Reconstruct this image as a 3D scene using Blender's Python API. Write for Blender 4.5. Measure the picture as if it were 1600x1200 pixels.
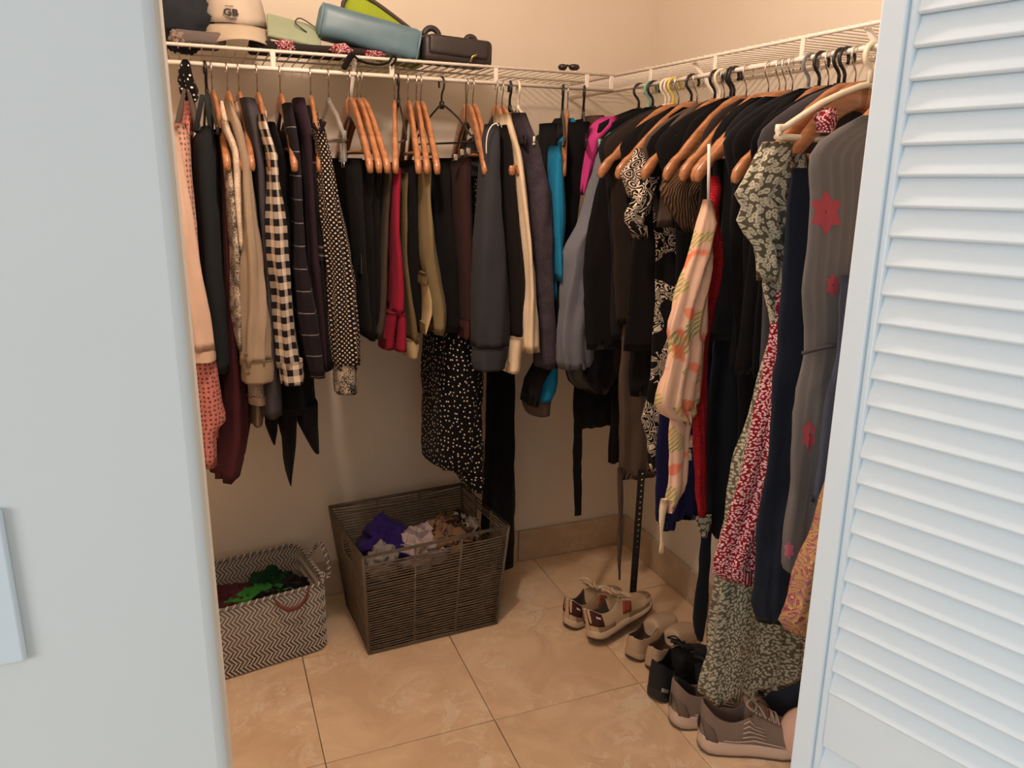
import bpy, bmesh, math, random
from mathutils import Vector, Matrix, noise
random.seed(7)
for o in list(bpy.data.objects): bpy.data.objects.remove(o)
scene = bpy.context.scene
col = scene.collection
PI = math.pi

# ---------------------------------------------------------------- camera
CAM = Vector((-1.5015, -2.4661, 1.4595))
RGT = Vector((0.92914, -0.36916, 0.02099)); FWD = Vector((0.36072, 0.89258, -0.27040))
UPV = RGT.cross(FWD)
FOC = 1200.1                                   # focal length in pixels of the 1600 px wide frame
cd = bpy.data.cameras.new('camera'); cam = bpy.data.objects.new('camera', cd); col.objects.link(cam)
cd.sensor_fit = 'HORIZONTAL'; cd.sensor_width = 36; cd.lens = 36 * FOC / 1600; cd.clip_start = .02
cam.matrix_world = Matrix(((RGT.x, UPV.x, -FWD.x, CAM.x), (RGT.y, UPV.y, -FWD.y, CAM.y), (RGT.z, UPV.z, -FWD.z, CAM.z), (0, 0, 0, 1)))
scene.camera = cam

# ---------------------------------------------------------------- daylight of the room outside, exposure
w = bpy.data.worlds.new('world'); scene.world = w; w.use_nodes = True
bg = w.node_tree.nodes['Background']; bg.inputs[0].default_value = (.90, .96, 1, 1); bg.inputs[1].default_value = .56
wl = bpy.data.lights.new('window_daylight', 'AREA'); wl.shape = 'RECTANGLE'; wl.size = 1.6; wl.size_y = 1.5
wl.energy = 54; wl.color = (.94, .985, 1)
wo = bpy.data.objects.new('window_daylight', wl); col.objects.link(wo); wo.location = (-4.45, -4.05, 1.7)
wo.rotation_euler = (Vector((-1.1, -1.9, 1.2)) - wo.location).to_track_quat('-Z', 'Y').to_euler()
vs = scene.view_settings
vs.view_transform = 'Standard'; vs.look = 'None'; vs.gamma = 1; vs.use_curve_mapping = False; vs.exposure = 0
LAMP = Vector((-1.20, -1.17, 2.30))

# ---------------------------------------------------------------- helpers
def ray(px, py): return FWD + RGT * ((px - 800) / FOC) + UPV * ((600 - py) / FOC)
def onx(X, px, py): d = ray(px, py); return CAM + d * ((X - CAM.x) / d.x)
def ony(Y, px, py): d = ray(px, py); return CAM + d * ((Y - CAM.y) / d.y)
def onz(Z, px, py): d = ray(px, py); return CAM + d * ((Z - CAM.z) / d.z)
def lerp(a, b, t): return a + (b - a) * t
def lin(c):
    return tuple((x / 12.92 if x <= .04045 else ((x + .055) / 1.055) ** 2.4) for x in (v / 255 for v in c))

def tag(o, label=None, cat=None, group=None, kind=None):
    if label: o['label'] = label
    if cat: o['category'] = cat
    if group: o['group'] = group
    if kind: o['kind'] = kind
    return o
def thing(name, label, cat, loc=(0, 0, 0), rotz=0, group=None):
    o = bpy.data.objects.new(name, None); col.objects.link(o); o.empty_display_size = .05
    o.location = loc; o.rotation_euler = (0, 0, rotz)
    return tag(o, label, cat, group)
def link_mesh(name, me, parent=None, loc=None, rot=None):
    o = bpy.data.objects.new(name, me); col.objects.link(o)
    if parent is not None: o.parent = parent
    if loc is not None: o.location = loc
    if rot is not None: o.rotation_euler = rot
    return o
def mesh(name, V, F, mat, uv=None, smooth=True, fm=None):
    me = bpy.data.meshes.new(name); me.from_pydata([tuple(v) for v in V], [], F)
    for m in (mat if isinstance(mat, (list, tuple)) else [mat]): me.materials.append(m)
    if uv:
        L = me.uv_layers.new(name='uv'); k = 0
        for fi, f in enumerate(F):
            fu = uv[fi] if isinstance(uv[fi], list) else [uv[i] for i in f]
            for q in fu: L.data[k].uv = q; k += 1
    me.polygons.foreach_set('use_smooth', [smooth] * len(F))
    if fm: me.polygons.foreach_set('material_index', fm)
    me.update()
    return me
def obj(name, V, F, mat, parent=None, uv=None, smooth=True, fm=None, base=None):
    """one mesh object; V in world space; the origin goes to the parent's (unrotated) place or to base"""
    off = Vector(parent.location) if parent is not None else Vector(base if base else (0, 0, 0))
    p = parent
    while p is not None and p.parent is not None:
        p = p.parent; off = off + Vector(p.location)
    me = mesh(name, [Vector(v) - off for v in V], F, mat, uv, smooth, fm)
    o = link_mesh(name, me, parent)
    if parent is None: o.location = off
    return o

class MB:
    """collects vertices and faces"""
    def __init__(s): s.V = []; s.F = []; s.M = []
    def add(s, V, F, m=0):
        b = len(s.V); s.V += [Vector(v) for v in V]; s.F += [tuple(i + b for i in f) for f in F]; s.M += [m] * len(F); return s
    def box(s, c, d, rot=None, m=0, bev=0):
        c = Vector(c); V = []
        for x in (-1, 1):
            for y in (-1, 1):
                for z in (-1, 1):
                    v = Vector((x * d[0] / 2, y * d[1] / 2, z * d[2] / 2))
                    V.append(c + (rot @ v if rot else v))
        return s.add(V, [(0, 1, 3, 2), (4, 6, 7, 5), (0, 4, 5, 1), (2, 3, 7, 6), (0, 2, 6, 4), (1, 5, 7, 3)], m)
    def tube(s, P, r, n=6, closed=False, m=0, cap=True):
        P = [Vector(p) for p in P]; N = len(P); V = []; F = []
        prev = None
        for i, p in enumerate(P):
            if closed: t = P[(i + 1) % N] - P[i - 1]
            else: t = P[min(i + 1, N - 1)] - P[max(i - 1, 0)]
            t.normalize()
            if prev is None:
                a = Vector((0, 0, 1)) if abs(t.z) < .9 else Vector((1, 0, 0))
                u = t.cross(a).normalized()
            else:
                u = (prev - t * prev.dot(t)).normalized()
            prev = u; v = t.cross(u)
            rr = r[i] if isinstance(r, (list, tuple)) else r
            for k in range(n):
                a = 2 * PI * k / n; V.append(p + (u * math.cos(a) + v * math.sin(a)) * rr)
        for i in range(N if closed else N - 1):
            j = (i + 1) % N
            for k in range(n):
                l = (k + 1) % n; F.append((i * n + k, i * n + l, j * n + l, j * n + k))
        if cap and not closed:
            F.append(tuple(range(n))[::-1]); F.append(tuple(range((N - 1) * n, N * n)))
        return s.add(V, F, m)
    def obj(s, name, mat, parent=None, smooth=True, base=None):
        return obj(name, s.V, s.F, mat, parent, None, smooth, s.M, base)
    def mesh(s, name, mat, smooth=True): return mesh(name, s.V, s.F, mat, None, smooth, s.M)
def auto_smooth(o, deg=35):
    me = o.data
    me.polygons.foreach_set('use_smooth', [True] * len(me.polygons))
    try: me.set_sharp_from_angle(angle=math.radians(deg))
    except Exception: pass
def bevel(o, wd=.004, seg=2):
    m = o.modifiers.new('bevel', 'BEVEL'); m.width = wd; m.segments = seg; m.limit_method = 'ANGLE'
    auto_smooth(o, 40); return o
def smooth_path(P, k=4):
    P = [Vector(p) for p in P]; out = []
    for i in range(len(P) - 1):
        p0 = P[max(i - 1, 0)]; p1 = P[i]; p2 = P[i + 1]; p3 = P[min(i + 2, len(P) - 1)]
        for j in range(k):
            t = j / k
            out.append(.5 * ((2 * p1) + (p2 - p0) * t + (2 * p0 - 5 * p1 + 4 * p2 - p3) * t * t + (3 * p1 - p0 - 3 * p2 + p3) * t ** 3))
    out.append(P[-1]); return out

# ---------------------------------------------------------------- materials
MATS = {}
def new_mat(name):
    m = bpy.data.materials.new(name); m.use_nodes = True
    nt = m.node_tree; b = nt.nodes['Principled BSDF']
    return m, nt, b
def N(nt, t, **kw):
    n = nt.nodes.new(t)
    for k, v in kw.items():
        if k.startswith('i_'): n.inputs[k[2:].replace('_', ' ')].default_value = v
        else: setattr(n, k, v)
    return n
def ln(nt, a, b): nt.links.new(a, b)
def ramp(nt, fac, stops, interp='LINEAR'):
    r = nt.nodes.new('ShaderNodeValToRGB'); e = r.color_ramp; e.interpolation = interp
    while len(e.elements) < len(stops): e.elements.new(.5)
    for el, (p, c) in zip(e.elements, stops):
        el.position = p; el.color = (*c, 1) if len(c) == 3 else c
    ln(nt, fac, r.inputs[0]); return r.outputs[0]
def mth(nt, op, a, b=None, c=None):
    n = nt.nodes.new('ShaderNodeMath'); n.operation = op
    for i, v in enumerate((a, b, c)):
        if v is None: continue
        if isinstance(v, (int, float)): n.inputs[i].default_value = v
        else: ln(nt, v, n.inputs[i])
    return n.outputs[0]
def mixc(nt, f, a, b):
    n = nt.nodes.new('ShaderNodeMix'); n.data_type = 'RGBA'
    for sock, v in ((n.inputs[0], f), (n.inputs[6], a), (n.inputs[7], b)):
        if isinstance(v, (int, float)): sock.default_value = v
        elif isinstance(v, tuple): sock.default_value = (*v[:3], 1)
        else: ln(nt, v, sock)
    return n.outputs[2]
def coords(nt, kind='UV', scale=(1, 1, 1), rot=0):
    t = nt.nodes.new('ShaderNodeTexCoord'); mp = nt.nodes.new('ShaderNodeMapping')
    mp.inputs['Scale'].default_value = scale; mp.inputs['Rotation'].default_value = (0, 0, rot)
    ln(nt, t.outputs[kind], mp.inputs[0]); return mp.outputs[0]
def noise_t(nt, vec, scale, detail=3, rough=.5, dist=0):
    n = nt.nodes.new('ShaderNodeTexNoise'); n.inputs['Scale'].default_value = scale
    n.inputs['Detail'].default_value = detail; n.inputs['Roughness'].default_value = rough; n.inputs['Distortion'].default_value = dist
    ln(nt, vec, n.inputs['Vector']); return n
def voro(nt, vec, scale, feature='F1', rnd=1):
    n = nt.nodes.new('ShaderNodeTexVoronoi'); n.voronoi_dimensions = '2D'; n.feature = feature; n.inputs['Scale'].default_value = scale; n.inputs['Randomness'].default_value = rnd
    ln(nt, vec, n.inputs['Vector']); return n
def bump(nt, b, h, strength=.3, dist=.002):
    n = nt.nodes.new('ShaderNodeBump'); n.inputs['Strength'].default_value = strength; n.inputs['Distance'].default_value = dist
    ln(nt, h, n.inputs['Height']); ln(nt, n.outputs[0], b.inputs['Normal'])

def plain(name, c, rough=.5, metal=0, var=0, scale=30, bmp=0, bscale=200, spec=.5, coat=0):
    if name in MATS: return MATS[name]
    m, nt, b = new_mat(name); c = lin(c)
    b.inputs['Roughness'].default_value = rough; b.inputs['Metallic'].default_value = metal
    b.inputs['Specular IOR Level'].default_value = spec; b.inputs['Coat Weight'].default_value = coat
    v = coords(nt, 'Object')
    n = noise_t(nt, v, scale, 4)
    ln(nt, ramp(nt, n.outputs[0], [(.3, tuple(x * (1 - var) for x in c)), (.7, tuple(min(1, x * (1 + var)) for x in c))]), b.inputs['Base Color'])
    if bmp: bump(nt, b, noise_t(nt, v, bscale, 3).outputs[0], bmp, .001)
    MATS[name] = m; return m
def cloth(name, c, pat=None, rough=.92, weave=900, bmp=.25, sheen=.03, **k):
    """fabric: base colour with an optional printed or woven pattern in the cloth's own uv (metres)"""
    if name in MATS: return MATS[name]
    m, nt, b = new_mat(name); c = lin(c)
    b.inputs['Roughness'].default_value = rough; b.inputs['Specular IOR Level'].default_value = .09
    b.inputs['Sheen Weight'].default_value = sheen; b.inputs['Sheen Roughness'].default_value = .6
    uv = coords(nt); ob = coords(nt, 'Object')
    n = noise_t(nt, ob, 14, 3)
    cc = mixc(nt, n.outputs[0], tuple(x * .82 for x in c), tuple(min(1, x * 1.16) for x in c))
    h = noise_t(nt, uv, weave, 1).outputs[0]
    if pat: cc, h2 = pat(nt, uv, ob, cc, k); h = h2 if h2 is not None else h
    ln(nt, cc, b.inputs['Base Color'])
    if bmp: bump(nt, b, h, bmp, .0015)
    MATS[name] = m; return m
def sep(nt, uv):
    s = nt.nodes.new('ShaderNodeSeparateXYZ'); ln(nt, uv, s.inputs[0]); return s.outputs[0], s.outputs[1]
def p_gingham(nt, uv, ob, cc, k):
    u, v = sep(nt, uv); f = 1 / k.get('period', .03)
    a = mth(nt, 'GREATER_THAN', mth(nt, 'FRACT', mth(nt, 'MULTIPLY', u, f)), .52); b = mth(nt, 'GREATER_THAN', mth(nt, 'FRACT', mth(nt, 'MULTIPLY', v, f * .9)), .5)
    s = mth(nt, 'MULTIPLY', mth(nt, 'ADD', a, b), .5)
    return mixc(nt, s, cc, lin(k['c2'])), None
def p_dotgrid(nt, uv, ob, cc, k):
    u, v = sep(nt, uv); f = 1 / k.get('period', .009)
    p = mth(nt, 'SINE', mth(nt, 'MULTIPLY', mth(nt, 'ADD', u, v), f * 2 * PI / 1.414)); q = mth(nt, 'SINE', mth(nt, 'MULTIPLY', mth(nt, 'SUBTRACT', u, v), f * 2 * PI / 1.414))
    d = mth(nt, 'GREATER_THAN', mth(nt, 'ADD', p, q), k.get('thr', .75))
    return mixc(nt, d, cc, lin(k['c2'])), None
def p_dots(nt, uv, ob, cc, k):
    vr = voro(nt, uv, k.get('scale', 60), rnd=k.get('rnd', .75))
    d = mth(nt, 'LESS_THAN', vr.outputs['Distance'], k.get('r', .2))
    return mixc(nt, d, cc, lin(k['c2'])), None
def p_leopard(nt, uv, ob, cc, k):
    nz = noise_t(nt, uv, k.get('scale', 90) * 1.3, 2); mv = nt.nodes.new('ShaderNodeVectorMath'); mv.operation = 'MULTIPLY_ADD'
    ln(nt, nz.outputs[1], mv.inputs[0]); mv.inputs[1].default_value = (k.get('warp', .008),) * 3; ln(nt, uv, mv.inputs[2])
    vr = voro(nt, mv.outputs[0], k.get('scale', 90))
    f = ramp(nt, vr.outputs['Distance'], [(.0, (k.get('core', .35),) * 3), (.12, (k.get('core', .35),) * 3), (.2, (1, 1, 1)), (k.get('r', .36), (1, 1, 1)), (k.get('r', .36) + .07, (0, 0, 0))])
    return mixc(nt, mth(nt, 'MULTIPLY', f, .85), cc, lin(k['c2'])), None
def p_speck(nt, uv, ob, cc, k):
    vr = voro(nt, uv, k.get('scale', 110)); v2 = voro(nt, uv, k.get('scale', 110) * .6)
    d = mth(nt, 'MAXIMUM', mth(nt, 'LESS_THAN', vr.outputs['Distance'], .31), mth(nt, 'LESS_THAN', v2.outputs['Distance'], .2))
    nn = noise_t(nt, uv, 60, 2)
    return mixc(nt, mth(nt, 'MULTIPLY', d, mth(nt, 'ADD', nn.outputs[0], .25)), cc, lin(k['c2'])), None
def p_scroll(nt, uv, ob, cc, k):
    nz = noise_t(nt, uv, k.get('scale', 22), 1, dist=1.2)
    wv = mth(nt, 'SINE', mth(nt, 'MULTIPLY', nz.outputs[0], k.get('rings', 70)))
    ms = mth(nt, 'GREATER_THAN', noise_t(nt, uv, 16, 0).outputs[0], k.get('cut', .42))
    d = mth(nt, 'MULTIPLY', mth(nt, 'GREATER_THAN', wv, .35), ms)
    return mixc(nt, d, cc, lin(k['c2'])), None
def p_ogee(nt, uv, ob, cc, k):
    vr = voro(nt, uv, k.get('scale', 42), rnd=0)
    wv = mth(nt, 'SINE', mth(nt, 'MULTIPLY', vr.outputs['Distance'], 26))
    return mixc(nt, mth(nt, 'GREATER_THAN', wv, .1), cc, lin(k['c2'])), None
def p_crochet(nt, uv, ob, cc, k):
    vr = voro(nt, uv, k.get('scale', 85), rnd=.35)
    d = ramp(nt, vr.outputs['Distance'], [(.18, (0, 0, 0)), (.34, (1, 1, 1))])
    return mixc(nt, d, lin(k['c2']), cc), d
def p_silver(nt, uv, ob, cc, k):
    n1 = noise_t(nt, uv, 260, 3, .7); n2 = noise_t(nt, uv, 30, 2)
    f = ramp(nt, mth(nt, 'ADD', n1.outputs[0], mth(nt, 'MULTIPLY', n2.outputs[0], .6)), [(.72, (0, 0, 0)), (.9, (1, 1, 1))])
    return mixc(nt, f, cc, lin(k['c2'])), n1.outputs[0]
def p_crinkle(nt, uv, ob, cc, k):
    u, v = sep(nt, uv); nz = noise_t(nt, uv, 35, 2)
    s = mth(nt, 'SINE', mth(nt, 'ADD', mth(nt, 'MULTIPLY', mth(nt, 'ADD', u, mth(nt, 'MULTIPLY', v, k.get('slant', 0))), k.get('freq', 900)), mth(nt, 'MULTIPLY', nz.outputs[0], 9)))
    return mixc(nt, ramp(nt, s, [(0, (0, 0, 0)), (1, (1, 1, 1))]), tuple(x * .6 for x in lin(k['c2'])), cc), s
def p_lines(nt, uv, ob, cc, k):
    u, v = sep(nt, uv); f = 1 / k.get('period', .05)
    a = mth(nt, 'LESS_THAN', mth(nt, 'FRACT', mth(nt, 'MULTIPLY', v, f)), k.get('w', .07))
    b = mth(nt, 'LESS_THAN', mth(nt, 'FRACT', mth(nt, 'ADD', mth(nt, 'MULTIPLY', u, f), .3)), k.get('w', .07) * k.get('vert', 1))
    return mixc(nt, mth(nt, 'MULTIPLY', mth(nt, 'MAXIMUM', a, b), k.get('mix', .7)), cc, lin(k['c2'])), None
def p_tropic(nt, uv, ob, cc, k):
    u, v = sep(nt, uv)
    n1 = noise_t(nt, uv, 14, 1); n2 = noise_t(nt, uv, 19, 1); n3 = noise_t(nt, uv, 17, 0)
    leaf = mth(nt, 'GREATER_THAN', mth(nt, 'SINE', mth(nt, 'ADD', mth(nt, 'MULTIPLY', mth(nt, 'ADD', u, mth(nt, 'MULTIPLY', v, .8)), 650), mth(nt, 'MULTIPLY', n3.outputs[0], 8))), -.2)
    g = mth(nt, 'MULTIPLY', leaf, mth(nt, 'GREATER_THAN', n1.outputs[0], .53))
    c1 = mixc(nt, g, cc, mixc(nt, n3.outputs[0], lin((112, 140, 88)), lin((205, 190, 105))))
    r = ramp(nt, n2.outputs[0], [(.60, (0, 0, 0)), (.65, (1, 1, 1))])
    return mixc(nt, mth(nt, 'MULTIPLY', r, .8), c1, lin((232, 118, 84))), None
def p_paisley(nt, uv, ob, cc, k):
    nz = noise_t(nt, uv, 20, 2, dist=1.5)
    f = mth(nt, 'FRACT', mth(nt, 'MULTIPLY', nz.outputs[0], 9))
    return ramp(nt, f, [(0, lin((176, 134, 84))), (.3, lin((190, 156, 110))), (.45, lin((140, 66, 66))), (.58, lin((178, 92, 100))), (.74, lin((96, 100, 112))), (.86, lin((176, 134, 84)))], 'CONSTANT'), None
def p_knit(nt, uv, ob, cc, k):
    u, v = sep(nt, uv); s = mth(nt, 'SINE', mth(nt, 'MULTIPLY', u, k.get('freq', 1500)))
    return mixc(nt, ramp(nt, s, [(0, (0, 0, 0)), (1, (1, 1, 1))]), lin(k['c2']), cc), s
def p_lace(nt, uv, ob, cc, k):
    nz = noise_t(nt, uv, 70, 2, dist=2); s = mth(nt, 'SINE', mth(nt, 'MULTIPLY', nz.outputs[0], 40))
    return mixc(nt, ramp(nt, s, [(.3, (0, 0, 0)), (.8, (1, 1, 1))]), lin(k['c2']), cc), s

def wood_mat():
    m, nt, b = new_mat('hanger_wood'); v = coords(nt, 'Object', (6, 60, 60))
    n = noise_t(nt, v, 1.5, 4, .6, .6)
    ln(nt, ramp(nt, n.outputs[0], [(.3, lin((146, 94, 60))), (.55, lin((176, 118, 78))), (.75, lin((196, 140, 96)))]), b.inputs['Base Color'])
    b.inputs['Roughness'].default_value = .32; b.inputs['Coat Weight'].default_value = .3; return m
def stone_mat(name, c1, c2, c3, rough=.45):
    m, nt, b = new_mat(name); v = coords(nt, 'Object')
    oi = nt.nodes.new('ShaderNodeObjectInfo'); va = nt.nodes.new('ShaderNodeVectorMath'); va.operation = 'ADD'
    mv = nt.nodes.new('ShaderNodeVectorMath'); mv.operation = 'SCALE'; cx = nt.nodes.new('ShaderNodeCombineXYZ')
    ln(nt, oi.outputs['Random'], cx.inputs[0]); ln(nt, oi.outputs['Random'], cx.inputs[1]); ln(nt, cx.outputs[0], mv.inputs[0]); mv.inputs['Scale'].default_value = 37
    ln(nt, v, va.inputs[0]); ln(nt, mv.outputs[0], va.inputs[1]); v = va.outputs[0]
    n1 = noise_t(nt, v, 5, 5, .6, 1.2); n2 = noise_t(nt, v, 9, 6, .68, 2.2); n3 = noise_t(nt, v, 60, 3, .6)
    base = ramp(nt, n1.outputs[0], [(.36, lin(tuple(.97 * q for q in c1))), (.64, lin(c2))])
    vein = ramp(nt, n2.outputs[0], [(.52, (0, 0, 0)), (.58, (1, 1, 1)), (.64, (.35,) * 3), (.76, (.1,) * 3)])
    mask = ramp(nt, noise_t(nt, v, 3.2, 1).outputs[0], [(.42, (.05,) * 3), (.6, (1, 1, 1))])
    cc = mixc(nt, mth(nt, 'MULTIPLY', mth(nt, 'MULTIPLY', vein, mask), .55), base, lin(c3))
    pit = ramp(nt, n3.outputs[0], [(.24, (1, 1, 1)), (.30, (0, 0, 0))])
    ln(nt, mixc(nt, mth(nt, 'MULTIPLY', pit, .5), cc, tuple(x * .35 for x in lin(c1))), b.inputs['Base Color'])
    ln(nt, ramp(nt, n2.outputs[0], [(.4, (rough - .08,) * 3), (.65, (rough + .15,) * 3)]), b.inputs['Roughness'])
    bump(nt, b, n3.outputs[0], .12, .001); return m
M_WOOD = wood_mat()
M_CHROME = plain('chrome_wire', (205, 200, 190), .22, 1)
M_WALLC = plain('closet_wall_paint', (226, 214, 196), .75, var=.02, scale=3, bmp=.06, bscale=260)
M_WALLR = plain('room_wall_paint', (222, 224, 222), .7, var=.015, scale=5, bmp=.1, bscale=180)
M_DOOR = plain('door_gloss_paint', (220, 230, 236), .34, var=.01, scale=5, bmp=.12, bscale=130)
M_WIRE = plain('white_vinyl_wire', (232, 222, 208), .4)
M_TILE = stone_mat('travertine', (230, 197, 160), (239, 210, 175), (250, 236, 214), .42)
M_BASE = stone_mat('travertine_base', (186, 162, 134), (204, 182, 154), (226, 208, 184), .5)
M_GROUT = plain('grout', (190, 160, 128), .9)
M_BLKPL = plain('black_plastic', (30, 27, 27), .3)
M_WHTPL = plain('cream_plastic', (232, 220, 196), .35)
M_YELPL = plain('yellow_plastic', (222, 200, 84), .35)
M_MINTPL = plain('mint_plastic', (120, 178, 156), .35)
M_GRYPL = plain('grey_plastic', (120, 116, 122), .4)
# ---------------------------------------------------------------- structure: floor, walls, ceiling, base stones
def struct(o): o['kind'] = 'structure'; return o
XL, YF0, YF1, ZC = -2.05, -1.92, -1.81, 2.44
m = MB().box((-1, -1.9, -.045), (6, 5.4, .06)); floor = struct(m.obj('floor', M_GROUT, smooth=False, base=(-1, -1.9, -.015)))
TS = .457; XT = -.8597; YT = -.804
for i in range(-4, 3):
    for j in range(-5, 3):
        x0, x1 = XT + i * TS + .001, XT + (i + 1) * TS - .001; y0, y1 = YT + j * TS + .001, YT + (j + 1) * TS - .001
        x0, x1, y0, y1 = max(x0, -2.6), min(x1, 0), max(y0, -2.7), min(y1, 0)
        if x1 - x0 < .02 or y1 - y0 < .02: continue
        t = MB().box(((x0 + x1) / 2, (y0 + y1) / 2, -.007 + random.uniform(-.0004, .0003)), (x1 - x0, y1 - y0, .014)).obj('tile', M_TILE, None, False, ((x0 + x1) / 2, (y0 + y1) / 2, 0))
        t.parent = floor; t.location = Vector(t.location) - Vector(floor.location); bevel(t, .0012, 1)
def wallbox(name, c, d, mat):
    return struct(MB().box(c, d).obj(name, mat, None, False, (c[0], c[1], c[2] - d[2] / 2)))
wallbox('wall_back', (-1, .05, 1.22), (2.3, .1, 2.44), M_WALLC)
wallbox('wall_right', (.05, -.91, 1.22), (.1, 1.82, 2.44), M_WALLC)
wallbox('wall_left', (XL - .05, -.91, 1.22), (.1, 1.82, 2.44), M_WALLC)
wallbox('ceiling', (-1, -.96, ZC + .05), (2.3, 2.1, .1), M_WALLC)
# front wall with its door opening: one portal shape, its outer side painted cool white
XA, XB, ZO = -1.5135, -.60, 2.06
pts = [(-3.4, 0), (XA, 0), (XA, ZO), (XB, ZO), (XB, 0), (1.2, 0), (1.2, 2.44), (-3.4, 2.44)]
V = [(x, YF0, z) for x, z in pts] + [(x, YF1, z) for x, z in pts]
F = [(0, 1, 2, 7), (2, 3, 6, 7), (3, 4, 5, 6)]
F = F + [tuple(i + 8 for i in f[::-1]) for f in F] + [(i, i + 8, (i + 1) % 8 + 8, (i + 1) % 8) for i in range(8)]
wf = struct(obj('wall_front', V, F, [M_WALLR, M_WALLC], None, None, False, [0] * 3 + [1] * 3 + [1] * 8, (-1, YF0, 0)))
bv = wf.modifiers.new('bevel', 'BEVEL'); bv.width = .009; bv.segments = 4; bv.limit_method = 'ANGLE'; bv.harden_normals = False
auto_smooth(wf, 60)
# base stones
def baseboard(name, along, L):
    root = struct(thing(name, None, None, (0, 0, 0))); k = 0
    s = -.012
    while s > -L:
        l = min(TS, L + s); c = s - l / 2
        cen = (c, -.006, .064) if along == 'x' else (-.006, c, .064)
        dim = (l - .002, .012, .127) if along == 'x' else (.012, l - .002, .127)
        o = MB().box(cen, dim).obj('stone', M_BASE, None, False, cen); o.parent = root; bevel(o, .0025, 2)
        s -= l
baseboard('baseboard_back', 'x', 2.0); baseboard('baseboard_right', 'y', 1.79)

# ---------------------------------------------------------------- switch plate on the outer wall
p1 = ony(YF0 - .006, 4, 797); p2 = ony(YF0 - .006, 39, 1036)
xr = (p1.x + p2.x) / 2; zt, zb = p1.z, p2.z
t = thing('light_switch', 'white rocker light switch plate on the outer wall', 'switch', (xr - .036, YF0, (zt + zb) / 2))
o = MB().box((xr - .036, YF0 - .003, (zt + zb) / 2), (.072, .006, zt - zb)).obj('plate', M_DOOR, t, False); bevel(o, .0025, 3)
o = MB().box((xr - .036, YF0 - .007, (zt + zb) / 2), (.034, .005, .066), Matrix.Rotation(.06, 3, 'X')).obj('rocker', M_DOOR, t, False); bevel(o, .0015, 2)

# ---------------------------------------------------------------- louvred bifold door
DV = Vector((-.288, .958, 0)).normalized(); GP = Vector((-.888, -1.87, 0)) - DV * .021
def door_panel(root, org, d, lean, mid=(.815, .893), nface=1):
    """panel runs from org along d; local x along the panel, y through it (visible side -y), z up"""
    W, T = .43, .026
    SW = .034
    def B(name, x0, x1, z0, z1, yo=0, th=T, bv=.0018):
        q = MB().box(((x0 + x1) / 2, th / 2 + yo, (z0 + z1) / 2), (x1 - x0, th, z1 - z0)).obj(name, M_DOOR, None, False, ((x0 + x1) / 2, th / 2 + yo, (z0 + z1) / 2))
        q.parent = root; bevel(q, bv, 2); return q
    B('stile', 0, SW - .009, .012, 2.03); B('stile', W - SW + .009, W, .012, 2.03)
    for x0 in (SW - .009, W - SW): 
        B('bead', x0, x0 + .009, .1, 1.94, .004, T - .008, .003)
    B('rail', SW, W - SW, 1.93, 2.03); B('rail', SW, W - SW, mid[0], mid[1], .003, T - .006); B('rail', SW, W - SW, .012, .17)
    sm = MB().box((0, 0, 0), (W - 2 * SW + .002, .0065, .0425)).mesh('slat', M_DOOR, False)
    z = mid[1] + .013
    first = None
    zz = []
    while z < 1.925: zz.append(z); z += .02865
    z = mid[0] - .016
    while z > .18: zz.append(z); z -= .02865
    for z in zz:
        q = link_mesh('slat', sm, root, (W / 2, T / 2 - .001, z), (-math.radians(21), 0, 0)); bevel(q, .002, 2)
rz = math.atan2(-DV.y, -DV.x)
bd = thing('bifold_door', 'white louvred bifold door panel folded open beside the closet opening', 'door', GP, 0)
bd.rotation_euler = (0, -.02, rz); bd.rotation_mode = 'XYZ'
door_panel(bd, GP, DV, 0)
K = GP - DV * .44
PV = Vector((XB - .02, -1.87, 0)) - K
b2 = thing('bifold_door', 'second louvred bifold panel hinged to the right jamb behind the folded one', 'door', K + Vector((.03, 0, 0)), math.atan2(PV.y, PV.x))
door_panel(b2, K, PV, 0)

# ---------------------------------------------------------------- wire shelves with hanging rods
ZS, ZR, DB, DR = 1.7294, 1.688, .312, .3232
def wire_shelf(name, label, axis, s0, s1, tabs, braces):
    """axis 'x': along the back wall; axis 'y': along the right wall"""
    D = DB if axis == 'x' else DR
    def Wp(s, d, z): return Vector((s, -d, z)) if axis == 'x' else Vector((-d, s, z))
    t = thing(name, label, 'shelf', Wp((s0 + s1) / 2, D, ZR))
    def T(nm, P, r, n=8): return MB().tube(P, r, n).obj(nm, M_WIRE, t)
    T('front_wire', [Wp(s0, D, ZS), Wp(s1, D, ZS)], .0042)
    T('hanging_rod', [Wp(s0, D, ZR), Wp(s1, D, ZR)], .0055, 12)
    T('back_wire', [Wp(s0, .012, ZS - .004), Wp(s1, .012, ZS - .004)], .003)
    T('middle_wire', [Wp(s0, D * .5, ZS - .005), Wp(s1, D * .5, ZS - .005)], .0028)
    c = Wp(s0, D, 0)
    wm = None; s = s0 + .012
    P0 = Wp(0, D + .004, .003); P1 = Wp(0, .006, 0)
    wm = MB().tube([P0, P1], .0019, 5).mesh('wire', M_WIRE)
    while s < s1:
        o = link_mesh('wire', wm, t); o.location = (Wp(s, 0, ZS) - Vector(t.location)); s += .0272
    for s in tabs:
        o = MB().box(Wp(s, D + .001, (ZS + ZR) / 2), (.013, .005, ZS - ZR) if axis == 'x' else (.005, .013, ZS - ZR)).obj('tab', M_WIRE, t, False); bevel(o, .0015, 1)
    for s in braces:
        a, b_ = Wp(s, D - .012, ZS - .004), Wp(s, .006, ZS - .31)
        o = T('brace', [a, a.lerp(b_, .5), b_], .0062, 8)
    return t
tx = [ony(-DB, p, 100).x for p in (427, 612, 775, 918)] + [-.335]
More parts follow.
